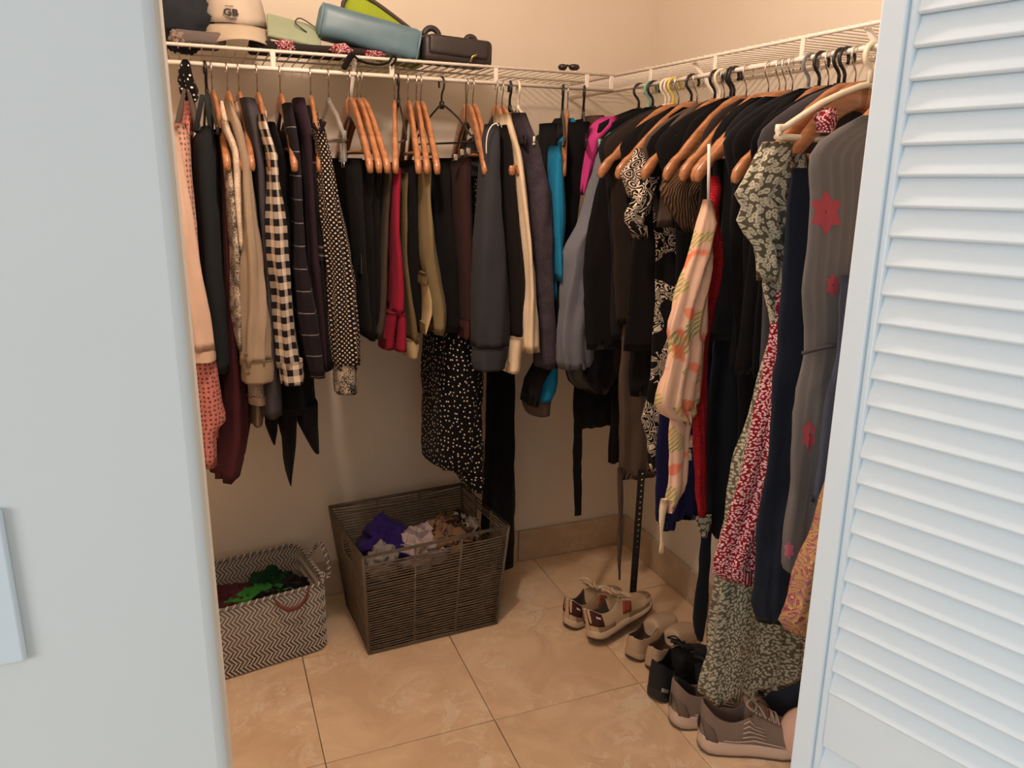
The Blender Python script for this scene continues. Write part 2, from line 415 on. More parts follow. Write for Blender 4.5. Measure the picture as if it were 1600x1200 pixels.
wire_shelf('wire_shelf', 'long white wire shelf and hanging rod along the back wall', 'x', XL + .005, -.33, tx, [ony(-DB, 556, 100).x, -1.72])
ty = [onx(-DR, p, q).y for p, q in ((1017, 122), (1118, 102), (1255, 72))]
wire_shelf('wire_shelf', 'white wire shelf and hanging rod along the right wall', 'y', -1.78, -.008, ty + [-1.5], [onx(-DR, 1078, 104).y, onx(-DR, 1348, 48).y])

# ---------------------------------------------------------------- ceiling lamp of the closet (above the frame)
t = thing('ceiling_lamp', 'round frosted glass lamp on the closet ceiling', 'lamp', (LAMP.x, LAMP.y, ZC))
def lathe(prof, c, n=24):
    V = []; F = []
    for r, z in prof:
        for k in range(n): a = 2 * PI * k / n; V.append((c[0] + r * math.cos(a), c[1] + r * math.sin(a), c[2] + z))
    for i in range(len(prof) - 1):
        for k in range(n): l = (k + 1) % n; F.append((i * n + k, i * n + l, (i + 1) * n + l, (i + 1) * n + k))
    return V, F
V, F = lathe([(.001, 0), (.075, 0), (.075, -.03), (.05, -.035), (.001, -.036)], (LAMP.x, LAMP.y, ZC)); obj('lamp_base', V, F, M_WHTPL, t)
mg, nt, b = new_mat('frosted_bulb'); b.inputs['Emission Color'].default_value = (1, .79, .66, 1); b.inputs['Emission Strength'].default_value = 30
b.inputs['Base Color'].default_value = (1, .9, .8, 1)
V, F = lathe([(.018, -.036), (.03, -.06), (.042, -.09), (.046, -.115), (.04, -.145), (.024, -.163), (.001, -.17)], (LAMP.x, LAMP.y, ZC)); o = obj('bulb', V, F, mg, t)
o.visible_shadow = True
pl = bpy.data.lights.new('lamp_light', 'POINT'); pl.energy = 28.5; pl.color = (1, .79, .66); pl.shadow_soft_size = .045
po = bpy.data.objects.new('lamp_light', pl); col.objects.link(po); po.location = (LAMP.x, LAMP.y, ZC - .24)
# ---------------------------------------------------------------- cloth lofts
def resample(rows, step=.022, kmin=10):
    rows = sorted(rows, key=lambda r: -r[0])
    L = rows[0][0] - rows[-1][0]; K = max(kmin, int(L / step)); out = []
    for i in range(K + 1):
        z = rows[0][0] - L * i / K
        j = 0
        while j < len(rows) - 2 and rows[j + 1][0] > z: j += 1
        a, b = rows[j], rows[j + 1]; t = (a[0] - z) / max(1e-6, a[0] - b[0])
        out.append([lerp(a[q], b[q], t) for q in range(len(a))])
    return out
def loft(name, rows, mat, parent=None, axis='y', m=16, p=2.2, fold=(.004, 40, 0), seed=0, base=None, tight=False, crumple=.003, hollow=True):
    """rows (z, u0, u1, w, half): stacked rings of a hanging cloth. axis 'y': u runs along y and w along x; 'x' the reverse.
    The first end (u0) is the side turned to the viewer; uv is measured round the cloth from there, in metres."""
    R = resample(rows); V = []; UV = []; ztop = R[0][0]; zl = max(.01, ztop - R[-1][0])
    n = 2 * m - 2; ph = seed * 1.37
    for ri, (z, u0, u1, w, h) in enumerate(R):
        t = (ztop - z) / zl; ring = []
        for k in range(n):
            i = k if k < m else n - k; sg = 1 if k < m else -1
            c = -math.cos(PI * i / (m - 1)); c = math.copysign(abs(c) ** .85, c); s = (1 - abs(c) ** p) ** (1 / p) if abs(c) < 1 else 0
            ring.append([lerp(u0, u1, (c + 1) / 2), w + sg * s * h])
        def arcs():
            acc = 0; A = [0.0] * n
            for k in range(1, m): acc += math.hypot(ring[k][0] - ring[k - 1][0], ring[k][1] - ring[k - 1][1]); A[k] = acc
            acc = 0; pv = ring[0]
            for k in range(n - 1, m - 1, -1): acc += math.hypot(ring[k][0] - pv[0], ring[k][1] - pv[1]); pv = ring[k]; A[k] = -acc
            return A
        A = arcs()
        if not tight:
            cu, cw = (u0 + u1) / 2, w; fr_ = fold[1] * 3.0; grow = .35 + .65 * min(1, t * 1.6)
            am = min(fold[0] * 1.15, h * .33) * grow
            for k in range(n):
                u, ww = ring[k]; a = A[k]; wob = 1.6 * noise.noise(Vector((seed * 2.3, z * 3.2, 1.5))) + 1.1 * noise.noise(Vector((a * 10, z * 4, seed)))
                q = math.sin(fr_ * a + ph + wob * 2 + 1.1 * t) + .45 * math.sin(2.3 * fr_ * a + ph * 2 + wob * 3)
                du, dw = (u - cu) / max(.01, (u1 - u0) / 2), (ww - cw) / max(.004, h); L = math.hypot(du, dw) or 1
                d = am * q + crumple * .8 * noise.noise(Vector((a * 22, z * 17, seed * 3.7))) + crumple * .35 * noise.noise(Vector((a * 60, z * 45, seed)))
                d = max(-h * .6, min(h * .8 + .004, d))
                sw = fold[0] * grow * .8 * math.sin(fold[1] * .6 * u + ph + 2 * t)          # the whole cloth sways a little
                ring[k] = [u + du / L * d + crumple * .6 * noise.noise(Vector((z * 9, seed, 7.7))), ww + dw / L * d + min(sw, h)]
        for k, (u, ww) in enumerate(ring):
            V.append((ww, u, z) if axis == 'y' else (u, ww, z)); UV.append((A[k], z))
    F = []; FU = []
    K = len(R)
    for r in range(K - 1):
        for k in range(n):
            l = (k + 1) % n; f = (r * n + k, r * n + l, (r + 1) * n + l, (r + 1) * n + k); F.append(f)
            q = [UV[i] for i in f]
            if k == m - 1: q[1] = (q[0][0] + .01, q[1][1]); q[2] = (q[3][0] + .01, q[2][1])      # seam at the hidden end
            FU.append(q)
    F.append(tuple(range(n))); FU.append([UV[i] for i in range(n)])
    b = (K - 1) * n
    if hollow:                                                     # hem: turn inwards and up
        cen = sum((Vector(V[b + k]) for k in range(n)), Vector()) / n; s = len(V)
        for k in range(n):
            v = Vector(V[b + k]); q = cen + (v - cen) * .86; q.z = v.z + .03; V.append(tuple(q)); UV.append(UV[b + k])
        for k in range(n):
            l = (k + 1) % n; f = (b + k, b + l, s + l, s + k); F.append(f); FU.append([UV[i] for i in f])
        b = s
    F.append(tuple(range(b, b + n))[::-1]); FU.append([UV[i] for i in range(b, b + n)][::-1])
    if axis == 'y': F = [f[::-1] for f in F]; FU = [q[::-1] for q in FU]
    return obj(name, V, F, mat, parent, FU, True, None, base)

def prow(Y, rows):
    """pixel rows (y, left, right) measured in the plane y = Y -> (z, x0, x1)"""
    out = []
    for py, a, b in rows:
        A = ony(Y, a, py)
        if b is None: out.append((A.z, A.x, max(-.10, A.x + .1)))
        else: B_ = ony(Y, b, py); out.append(((A.z + B_.z) / 2, A.x, B_.x))
    return sorted(out, key=lambda r: -r[0])

def hook_back(px):
    return Vector((ony(-DB, px, 85 + .06 * px).x, -DB, ZR))
def b_base(x, z, y=-.312): return Vector((x, y, z))

def back_shirt(name, label, cat, mat, hook, rows, yf=-.53, sd=.10, hem=.95, cuff=None, cuffmat=None, body=True, bodymat=None, th=.016, seed=0, group=None, yb=-.10, fold=(.003, 45, 0), top=1.688 - .085, sleeve_name='sleeve', collar=None):
    R = prow(yf, rows); hx = hook_back(hook).x
    t = thing(name, label, cat, b_base((R[-1][1] + R[-1][2]) / 2, min(hem, R[-1][0])), 0, group)
    sl = loft(sleeve_name, [(z, yf - .004, yf + sd, (a + b) / 2, max(.004, (b - a) / 2)) for z, a, b in R], mat, t, 'y', fold=fold, seed=seed)
    if cuff:
        C = prow(yf - .002, cuff)
        cf = loft('cuff', [(z, yf - .007, yf + sd * .8, (a + b) / 2, (b - a) / 2) for z, a, b in C], cuffmat or mat, sl, 'y', fold=(.0015, 50, 0), seed=seed + 1, crumple=.0025)
    if body:
        def xs(z):
            zz = R[0][0] if z > R[0][0] else (R[-1][0] if z < R[-1][0] else z)
            for i in range(len(R) - 1):
                if R[i][0] >= zz >= R[i + 1][0]:
                    k = (R[i][0] - zz) / max(1e-6, R[i][0] - R[i + 1][0]); return lerp((R[i][1] + R[i][2]) / 2, (R[i + 1][1] + R[i + 1][2]) / 2, k)
            return (R[0][1] + R[0][2]) / 2
        zt = top; B_ = [(zt, -DB - .04, -DB + .04, hx, .010), (zt - .02, -DB - .075, -DB + .07, hx, .014)]
        for k, (dz, f) in enumerate(((.07, .62), (.14, .92), (.2, 1.0))):
            z = zt - dz; B_.append((z, lerp(-DB, yf + .035, f), lerp(-DB, yb, f), lerp(hx, xs(z), .5 + .16 * k), th))
        z = zt - .3
        while z > hem + .05: B_.append((z, yf + .035, yb, xs(z) + .004, th)); z -= .12
        B_.append((hem, yf + .03, yb, xs(hem) + .004, th * 1.1))
        loft('body', B_, bodymat or mat, t, 'y', m=16, fold=(.004, 38, seed), seed=seed + 2)
        if collar: loft('collar', [(zt + .022, -DB - .035, -DB + .035, hx, .011), (zt - .015, -DB - .07, -DB + .06, hx, .0165)], collar, t, 'y', fold=(0, 1, 0), seed=seed)
    return t
def back_trousers(name, label, cat, mat, rows, yf=-.49, yb=-.14, seed=0, group=None, fold=(.003, 30, 0), parts=None):
    R = prow(yf, rows)
    if parts is None:
        o = loft(name, [(z, yf, yb, (a + b) / 2, max(.004, (b - a) / 2)) for z, a, b in R], mat, None, 'y', m=16, p=2.8, fold=fold, seed=seed, base=b_base((R[-1][1] + R[-1][2]) / 2, R[-1][0]))
        return tag(o, label, cat, group)
    t = thing(name, label, cat, b_base((R[-1][1] + R[-1][2]) / 2, R[-1][0]), 0, group)
    loft('leg', [(z, yf, yb, (a + b) / 2, max(.004, (b - a) / 2)) for z, a, b in R], mat, t, 'y', m=16, p=2.8, fold=fold, seed=seed)
    for nm, rws, mt, yo in parts:
        Q = prow(yf - yo, rws)
        loft(nm, [(z, yf - yo, yf + .1, (a + b) / 2, max(.003, (b - a) / 2)) for z, a, b in Q], mt, t, 'y', fold=(0, 1, 0), seed=seed + 5)
    return t
def right_garment(name, label, cat, mat, Y, rows, th=.016, seed=0, group=None, fold=(.005, 45, 0), Y2=None, parts=(), single=False, m=18, part='body', crumple=.004):
    """garment on the right rod, in the plane y = Y (Y2 at the hem)"""
    R = []
    n = len(rows)
    ys = [r[0] for r in rows]
    for py, a, b in rows:
        yy = Y if Y2 is None else lerp(Y, Y2, (py - ys[0]) / (ys[-1] - ys[0]))
        z, x0, x1 = prow(yy, [(py, a, b)])[0]; R.append((z, x0, x1, yy, th))
    R.sort(key=lambda r: -r[0])
    for i in range(min(3, len(R))): R[i] = (*R[i][:4], th * (.45, .75, .95)[i])
    bz = R[-1][0]; base = Vector(((R[-1][1] + R[-1][2]) / 2, R[-1][3], bz))
    if single: return tag(loft(name, R, mat, None, 'x', m=m, fold=fold, seed=seed, base=base, crumple=crumple), label, cat, group)
    t = thing(name, label, cat, base, 0, group)
    loft(part, R, mat, t, 'x', m=m, fold=fold, seed=seed, crumple=crumple)
    for q in parts:
        nm, mt, yo, rws, thk = q[:5]
        Q = [(z, x0, x1, Y + yo, thk) for z, x0, x1 in prow(Y + yo, rws)]
        loft(nm, Q, mt, t, 'x', m=16, fold=q[5] if len(q) > 5 else (.003, 60, 0), seed=seed + 4, crumple=crumple)
    return t

# ---------------------------------------------------------------- hangers
def hook_path(r=.0165):
    P = []
    for k in range(13):
        a = math.radians(205 - k * 20.5); P.append(Vector((r * math.cos(a), 0, -r + .0065 + r * math.sin(a))))
    P += [Vector((.004, 0, -.034)), Vector((0, 0, -.042)), Vector((0, 0, -.066))]
    return P
HOOK_WIRE = MB().tube(hook_path(), .0016, 6).mesh('hook', M_CHROME)
def arm_mesh(sg):
    C = [(0, -.066), (.03, -.070), (.06, -.084), (.10, -.112), (.14, -.148), (.17, -.178), (.183, -.19), (.20, -.206), (.218, -.226), (.224, -.236)]
    Wd = [.050, .050, .047, .041, .034, .029, .019, .031, .028, .013]; Th = [.012, .012, .012, .0125, .014, .0155, .0155, .017, .017, .010]
    V = []; F = []; n = 10
    for (x, z), wd, th in zip(C, Wd, Th):
        for k in range(n):
            a = 2 * PI * k / n; c, s = math.cos(a), math.sin(a)
            dx = .45 * wd / 2 * s; V.append((sg * (x + dx * .6), th / 2 * (abs(c) ** .6) * (1 if c > 0 else -1), z - wd * .32 + wd / 2 * (abs(s) ** .6) * (1 if s > 0 else -1)))
    for i in range(len(C) - 1):
        for k in range(n): l = (k + 1) % n; F.append((i * n + k, i * n + l, (i + 1) * n + l, (i + 1) * n + k))
    F.append(tuple(range((len(C) - 1) * n, len(C) * n))); F.append(tuple(range(n))[::-1])
    if sg < 0: F = [f[::-1] for f in F]
    return mesh('arm', V, F, M_WOOD)
ARM_A, ARM_B = arm_mesh(1), arm_mesh(-1)
BAR = MB().tube([(-.175, 0, -.196), (.175, 0, -.196)], .0048, 8).mesh('bar', M_WOOD)
def wood_hanger(pos, yaw, label, group=None, tilt=0, name='wooden_hanger', bar=True):
    """local x = front arm; pos = point on the rod's axis"""
    t = thing(name, label, 'hanger', pos, yaw, group); t.rotation_euler = (0, tilt, yaw)
    link_mesh('hook', HOOK_WIRE, t); link_mesh('arm', ARM_A, t); link_mesh('arm', ARM_B, t)
    if bar: link_mesh('bar', BAR, t)
    return t
def tri_path(w, ztop, zbar, drop):
    r = .012
    P = [(0, -.066), (w * .12, ztop - .004), (w * .55, lerp(ztop, zbar + drop, .55)), (w * .93, zbar + drop * .55), (w, zbar + .018), (w * .985, zbar + .004), (w * .93, zbar)]
    Q = [Vector((x, 0, z)) for x, z in P] + [Vector((0, 0, zbar))]
    L = [Vector((-q.x, 0, q.z)) for q in Q[::-1]][1:]
    return Q + L
def tube_hanger_mesh(mat, r=.0038, w=.205):
    m = MB(); H = [Vector((p.x, 0, p.z)) for p in hook_path(.0185)]
    m.tube(H[:-1] + [Vector((0, 0, -.062))], r, 7); m.tube(smooth_path(tri_path(w, -.066, -.166, .03), 2), r, 7)
    m.box((0, 0, -.066), (.016, .008, .02))
    return m.mesh('tube_hanger', mat)
TUBE = {k: tube_hanger_mesh(v) for k, v in (('black', M_BLKPL), ('white', M_WHTPL), ('yellow', M_YELPL), ('mint', M_MINTPL), ('grey', M_GRYPL))}
TUBE['slim'] = tube_hanger_mesh(M_BLKPL, .0028)
SHORT = {k: tube_hanger_mesh(v, .0036, .15) for k, v in (('black', M_BLKPL), ('white', M_WHTPL), ('yellow', M_YELPL), ('mint', M_MINTPL), ('grey', M_GRYPL))}
def tube_hanger(pos, yaw, kind, label, group=None, name='plastic_hanger', lib=None):
    o = link_mesh(name, (lib or TUBE)[kind], None, pos, (0, 0, yaw)); return tag(o, label, 'hanger', group)
def yaw_back(hook, tip=None, tipy=258):
    """yaw turning local +x to the front (-y), leaning so the front tip sits under the given pixel"""
    h = hook_back(hook)
    if tip is None: return -PI / 2
    for _ in range(3):
        q = ony(-DB - .215, tip, tipy)
    return math.atan2(-.215, q.x - h.x)
WG = 'wooden hangers on the back rod'
# back rod: (hook px, front tip px, label)
for hk, tp, lb in [
    (329, 355, 'wooden hanger beside the maroon dress on the back rod'),
    (353, 380, 'wooden hanger carrying the charcoal and silver print top'),
    (371, 393, 'wooden hanger over the beige jersey shirt'),
    (400, 424, 'wooden hanger inside the grey shirt next to the gingham sleeve'),
    (436, 460, 'wooden hanger between the gingham sleeve and the dark plaid shirt'),
    (484, 500, 'wooden hanger of the tie neck dotted blouse'),
    (545, 578, 'wooden hanger with black trousers, leftmost of three close together'),
    (557, 592, 'wooden hanger with black trousers, middle of three close together'),
    (563, 605, 'wooden hanger with black trousers, rightmost of three close together'),
    (616, 618, 'wooden hanger holding the dark olive trousers'),
    (637, 654, 'wooden hanger above the olive trousers right of the red jeans'),
    (650, 667, 'wooden hanger above the narrow black trousers'),
    (657, 683, 'wooden hanger holding the khaki trousers'),
    (730, 758, 'wooden hanger with dark brown trousers right of the bare black hanger'),
    (776, 800, 'wooden hanger inside the dark slate sweatshirt'),
    (888, 880, 'wooden hanger over the blue top near the corner'),
]:
    wood_hanger(hook_back(hk), yaw_back(hk, tp), lb, WG)
wood_hanger(hook_back(739), yaw_back(739, 766), 'wooden hanger half hidden behind the dark brown trousers hanger', WG)
wood_hanger(hook_back(785), yaw_back(785, 812), 'wooden hanger inside the cream jacket', WG)
for hk, kd, lb, tp in [
    (320, 'black', 'black plastic hanger of the dark halter top at the left', 345),
    (622, 'slim', 'thin black plastic hanger right of the olive trousers hanger', 636),
    (690, 'slim', 'bare thin black plastic hanger in the middle of the back rod', 742),
    (797, 'black', 'black plastic hanger between the cream and the charcoal jacket', 822),
    (810, 'white', 'white plastic hanger of the charcoal boucle jacket', 835),
    (880, 'black', 'black plastic hanger left of the blue top', 882),
    (913, 'black', 'black plastic hanger right of the blue top', 915),
]:
    tube_hanger(hook_back(hk), yaw_back(hk, tp), kd, lb, 'plastic hangers on the back rod')
# clear plastic hanger with clips
mc, nt, b = new_mat('clear_plastic'); b.inputs['Base Color'].default_value = (.9, .88, .84, 1); b.inputs['Roughness'].default_value = .12
b.inputs['Transmission Weight'].default_value = .85; b.inputs['IOR'].default_value = 1.35
hk = hook_back(512); t = thing('clear_hanger', 'clear plastic hanger beside the white dotted blouse', 'hanger', hk, yaw_back(512, 541, 250))
m = MB(); m.tube(smooth_path(tri_path(.2, -.075, -.17, .03), 2), .006, 8); me = m.mesh('frame', mc); link_mesh('frame', me, t); link_mesh('hook', HOOK_WIRE, t)
me = MB().box((.17, 0, -.2), (.03, .016, .045)).mesh('clip', mc, False); o = link_mesh('clip', me, t); bevel(o, .004, 2)
me = MB().tube([(.155, 0, -.222), (.155, 0, -.235), (.185, 0, -.235), (.185, 0, -.222)], .0018, 6).mesh('clip_wire', M_CHROME); link_mesh('clip_wire', me, t)
# ---------------------------------------------------------------- fabrics
C_BLACK = cloth('black_cloth', (24, 22, 22)); C_BLACK2 = cloth('soft_black_cloth', (22, 20, 20)); C_INK = cloth('ink_black_jersey', (16, 15, 17))
C_PEACH = cloth('peach_jersey', (220, 188, 166)); C_CROCH = cloth('pink_crochet', (208, 132, 122), p_crochet, c2=(128, 66, 64), bmp=.6)
C_CROCH2 = cloth('pale_crochet', (214, 168, 148), p_crochet, c2=(140, 100, 92), bmp=.6)
C_DTEAL = cloth('dark_green_black', (36, 40, 42)); C_MAROON = cloth('maroon_jersey', (78, 38, 44)); C_PLUM = cloth('plum_jersey', (104, 40, 70))
C_SILV = cloth('charcoal_silver_print', (74, 68, 68), p_silver, c2=(206, 190, 170)); C_CREAMK = cloth('cream_boucle', (206, 182, 158), p_silver, c2=(238, 220, 198), bmp=.8)
C_KHAKI = cloth('beige_jersey', (168, 148, 126)); C_KHAKI2 = cloth('beige_cotton', (158, 138, 114)); C_MARL = cloth('grey_marl', (132, 118, 108), p_silver, c2=(168, 154, 142))
C_CHAR = cloth('charcoal_grey', (74, 70, 74)); C_DGREY = cloth('dark_grey', (58, 58, 62))
C_GING = cloth('gingham', (232, 214, 194), p_gingham, c2=(34, 28, 32), period=.03); C_PLAID = cloth('dark_plaid', (36, 30, 36), p_lines, c2=(196, 188, 188), period=.055, w=.045, vert=.0, mix=.4)
C_AUB = cloth('aubergine', (52, 36, 44)); C_STRP = cloth('black_grey_stripes', (30, 26, 28), p_lines, c2=(150, 140, 140), period=.02, w=.25, vert=0, mix=.6)
C_DOTG = cloth('black_white_dot_grid', (26, 22, 24), p_dotgrid, c2=(228, 206, 178), period=.0088, thr=.95); C_SMOCK = cloth('smocked_dots', (24, 20, 22), p_silver, c2=(190, 176, 158), bmp=1)
C_OLIVEB = cloth('brown_olive_twill', (70, 60, 48)); C_RED = cloth('crimson_denim', (150, 30, 56)); C_REDD = cloth('crimson_denim_dark', (128, 22, 46))
C_OLIVE = cloth('olive_twill', (112, 96, 64)); C_KHK = cloth('khaki_twill', (126, 110, 78)); C_PALEW = cloth('pale_waistband', (188, 166, 124))
C_BRWN = cloth('dark_brown_twill', (56, 36, 34)); C_WINE = cloth('wine_brown', (72, 34, 38)); C_DOTS = cloth('black_white_spots', (16, 14, 15), p_dots, c2=(236, 224, 210), scale=64, r=.15, rnd=.75)
C_SLATE = cloth('slate_fleece', (56, 57, 62)); C_JBRN = cloth('brown_black_fleece', (30, 26, 24)); C_CREAM = cloth('cream_cotton', (238, 214, 182)); C_BOUC = cloth('charcoal_boucle', (62, 54, 60), p_silver, c2=(78, 70, 78), bmp=.5)
C_BLUE = cloth('teal_blue_fleece', (30, 128, 172)); C_PINK = cloth('magenta_knit', (196, 62, 132)); C_STEEL = cloth('steel_grey_shell', (112, 114, 124), sheen=.1, rough=.7)
C_OGEE = cloth('black_white_ogee', (30, 26, 26), p_ogee, c2=(226, 208, 190)); C_SCRL = cloth('black_white_scroll', (24, 22, 22), p_scroll, c2=(230, 214, 192), scale=28, rings=75)
C_TAUPE = cloth('grey_brown_jersey', (86, 72, 62)); C_CRINK = cloth('brown_crinkle', (120, 92, 68), p_crinkle, c2=(84, 62, 46), freq=900, slant=.5, bmp=.8)
C_TROP = cloth('peach_tropical', (228, 188, 162), p_tropic); C_LACE = cloth('red_lace', (206, 38, 48), p_lace, c2=(150, 20, 32), bmp=.5)
C_NAVYR = cloth('royal_navy', (27, 27, 66)); C_LEO = cloth('olive_leopard', (92, 86, 70), p_leopard, c2=(206, 198, 176), scale=104, warp=.006, r=.43); C_LEO2 = cloth('olive_leopard_skirt', (96, 92, 76), p_leopard, c2=(190, 186, 166), scale=150, core=1, warp=.007)
C_REDF = cloth('crimson_speckle', (128, 22, 40), p_speck, c2=(236, 206, 204), scale=195); C_NAVY = cloth('navy_jersey', (32, 37, 48)); C_GREYS = cloth('grey_chiffon', (112, 107, 104), p_knit, c2=(104, 99, 97), freq=300, bmp=.1)
C_PAIS = cloth('paisley', (214, 150, 70), p_paisley); C_FLWR = cloth('flower_red', (166, 74, 82)); C_FLWP = cloth('flower_pink', (180, 100, 114)); C_WHITE = cloth('white_tape', (228, 222, 214))
C_DRKTEAL = cloth('dark_navy_shell', (25, 28, 35))

# ---------------------------------------------------------------- back rod, left to right
back_shirt('crochet_cardigan', 'pink crochet cardigan with turned back cuff at the left jamb', 'cardigan', C_CROCH2, 292, [(192, 262, 290), (215, 266, 296), (260, 268, 298), (330, 275, 303), (420, 282, 310), (520, 292, 326), (560, 300, 334)], hem=.78, seed=1, bodymat=C_CROCH,
           cuff=[(566, 300, 337), (600, 303, 343), (640, 306, 348), (652, 303, 352), (660, 304, 354), (672, 306, 347), (680, 310, 338), (732, 318, 338)], cuffmat=C_CROCH, sd=.085)
back_shirt('peach_top', 'smooth peach long sleeved top over the pink crochet cardigan', 'top', C_PEACH, 296, [(198, 262, 277), (260, 264, 286), (320, 268, 297), (420, 280, 313), (500, 290, 328), (550, 296, 335)], yf=-.56, hem=1.0, seed=2, sd=.07, body=False, cuff=[(549, 295, 336), (568, 297, 337)])
t = back_shirt('halter_top', 'very dark green halter top on a black plastic hanger', 'top', C_DTEAL, 320, [(196, 316, 332), (215, 300, 343), (260, 298, 347), (350, 306, 351), (420, 312, 355), (520, 318, 362), (585, 322, 366)], yf=-.50, hem=.93, seed=3, sd=.3, body=False)
for a, b_ in ((322, 330), (316, 306)):
    p0 = ony(-.40, a, 150); p1 = ony(-.47, b_, 205)
    o = MB().tube([p0, p0.lerp(p1, .5), p1], .006, 6).obj('strap', C_DTEAL, t)
back_shirt('maroon_dress', 'long maroon jersey dress hanging near the left jamb', 'dress', C_MAROON, 335, [(200, 336, 348), (260, 342, 354), (400, 344, 360), (500, 346, 366), (580, 344, 384), (620, 343, 390), (690, 338, 392), (720, 336, 389), (745, 333, 388), (754, 334, 384)], yf=-.48, sd=.3, hem=.7, seed=4, body=False, bodymat=C_PLUM, sleeve_name='body', fold=(.008, 38, 1))
back_shirt('silver_print_top', 'charcoal top with silver foil print sleeve', 'top', C_SILV, 353, [(255, 350, 364), (340, 357, 376), (400, 360, 378), (480, 361, 379), (520, 366, 378), (548, 370, 378)], yf=-.52, hem=1.0, seed=5)
back_shirt('boucle_jumper', 'cream bobbly knit jumper sleeve left of the beige shirt', 'jumper', C_CREAMK, 341, [(188, 345, 358), (205, 349, 362), (232, 361, 376), (300, 365, 378), (370, 371, 380), (392, 374, 379)], yf=-.53, hem=1.05, seed=6, sd=.07)
back_shirt('beige_shirt', 'beige jersey shirt with buttoned cuff', 'shirt', C_KHAKI, 365, [(158, 352, 363), (200, 363, 381), (260, 378, 394), (320, 380, 402), (400, 381, 413), (480, 381, 424), (540, 379, 427), (572, 378, 429)], yf=-.54, hem=.96, seed=7,
           cuff=[(566, 377, 429), (582, 378, 431), (600, 380, 430)], cuffmat=C_KHAKI2, fold=(.006, 60, 1))
back_shirt('grey_knit_top', 'grey marl knit with pale ribbed hem below the beige cuff', 'top', C_MARL, 368, [(560, 382, 424), (600, 382, 425), (622, 384, 427)], yf=-.49, hem=.90, seed=8, cuff=[(620, 385, 428), (634, 388, 430)], cuffmat=C_KHAKI, body=True, sd=.2)
back_shirt('camouflage_top', 'pale mottled cuff peeking out under the grey marl knit', 'top', C_KHAKI2, 375, [(600, 390, 414), (668, 393, 414)], yf=-.44, hem=.86, seed=9, body=False, sd=.2)
back_shirt('grey_shirt', 'charcoal grey shirt between the beige and the gingham shirts', 'shirt', C_CHAR, 386, [(152, 376, 399), (180, 382, 408), (220, 390, 413), (262, 398, 416), (330, 404, 418), (420, 412, 424), (520, 418, 432), (600, 412, 438), (640, 410, 440), (655, 412, 440)], yf=-.51, hem=.9, seed=10, bodymat=C_DGREY)
back_shirt('gingham_shirt', 'black and white gingham check shirt', 'shirt', C_GING, 403, [(178, 405, 414), (200, 406, 421), (240, 418, 434), (300, 421, 440), (350, 418, 451), (400, 421, 453), (460, 430, 458), (520, 433, 464), (560, 436, 470), (578, 438, 474)], yf=-.55, hem=.98, seed=11, cuff=[(568, 437, 476), (585, 438, 477), (603, 441, 477)], cuffmat=C_GING, fold=(.005, 60, 2))
back_shirt('black_tunic', 'black top with long pointed handkerchief hem', 'top', C_INK, 418, [(190, 414, 436), (260, 432, 458), (400, 436, 462), (520, 440, 480), (600, 425, 497), (650, 420, 501)], yf=-.46, sd=.3, hem=.9, seed=12, body=False)
tun = [o for o in bpy.data.objects if o.name.startswith('black_tunic')][0]
for rws in ([(640, 417, 440), (680, 419, 437), (696, 426, 432)], [(640, 438, 470), (680, 440, 468), (700, 446, 467), (740, 449, 461), (760, 453, 457)], [(640, 466, 502), (672, 470, 502), (696, 483, 503), (710, 491, 502)]):
    Q = prow(-.465, rws); loft('hem_point', [(z, -.465, -.30, (a + b) / 2, (b - a) / 2) for z, a, b in Q], C_INK, tun, 'y', fold=(0, 1, 0), crumple=.001)
back_shirt('plaid_shirt', 'black shirt with thin white window plaid lines', 'shirt', C_PLAID, 452, [(160, 446, 458), (200, 452, 466), (260, 462, 474), (340, 464, 476), (420, 462, 484), (500, 466, 500), (560, 480, 508), (592, 488, 512)], yf=-.53, hem=.97, seed=13, bodymat=C_PLAID)
back_shirt('aubergine_top', 'dark aubergine top right of the plaid shirt', 'top', C_AUB, 467, [(152, 461, 478), (175, 462, 484), (215, 472, 492), (300, 478, 496), (400, 482, 502), (500, 490, 514), (580, 500, 522)], yf=-.50, hem=.95, seed=14)
back_shirt('striped_top', 'black top with pale grey striped sleeve bands', 'top', C_BLACK, 474, [(240, 486, 500), (300, 490, 506), (400, 498, 512), (500, 504, 520), (575, 508, 524)], yf=-.515, hem=.96, seed=15, bodymat=C_BLACK)
o = [o for o in bpy.data.objects if o.name.startswith('striped_top')][0]
for rws in ([(250, 490, 505), (282, 492, 507)], [(382, 499, 510), (408, 500, 512)]):
    Q = prow(-.525, rws); loft('stripe_band', [(z, -.525, -.44, (a + b) / 2, (b - a) / 2) for z, a, b in Q], C_STRP, o, 'y', fold=(0, 1, 0), crumple=.001, hollow=False)
t = back_shirt('dotted_blouse', 'black blouse with fine white dot grid and smocked cuff', 'blouse', C_DOTG, 484, [(205, 494, 512), (240, 503, 520), (300, 504, 531), (350, 508, 543), (400, 513, 552), (450, 517, 558), (500, 520, 562), (560, 522, 566), (578, 526, 563)], yf=-.56, hem=.95, seed=16, cuff=[(572, 526, 562), (590, 525, 560), (617, 527, 562)], cuffmat=C_SMOCK, fold=(.006, 55, 0), bodymat=C_DOTG)
for P in ([(490, 196), (498, 210), (506, 222), (512, 240)], [(508, 190), (500, 205), (492, 200), (489, 192)], [(500, 186), (503, 196), (508, 215), (506, 235)]):
    o = MB().tube(smooth_path([ony(-.53, *q) for q in P], 3), .0045, 6).obj('neck_tie', C_DOTG, t)
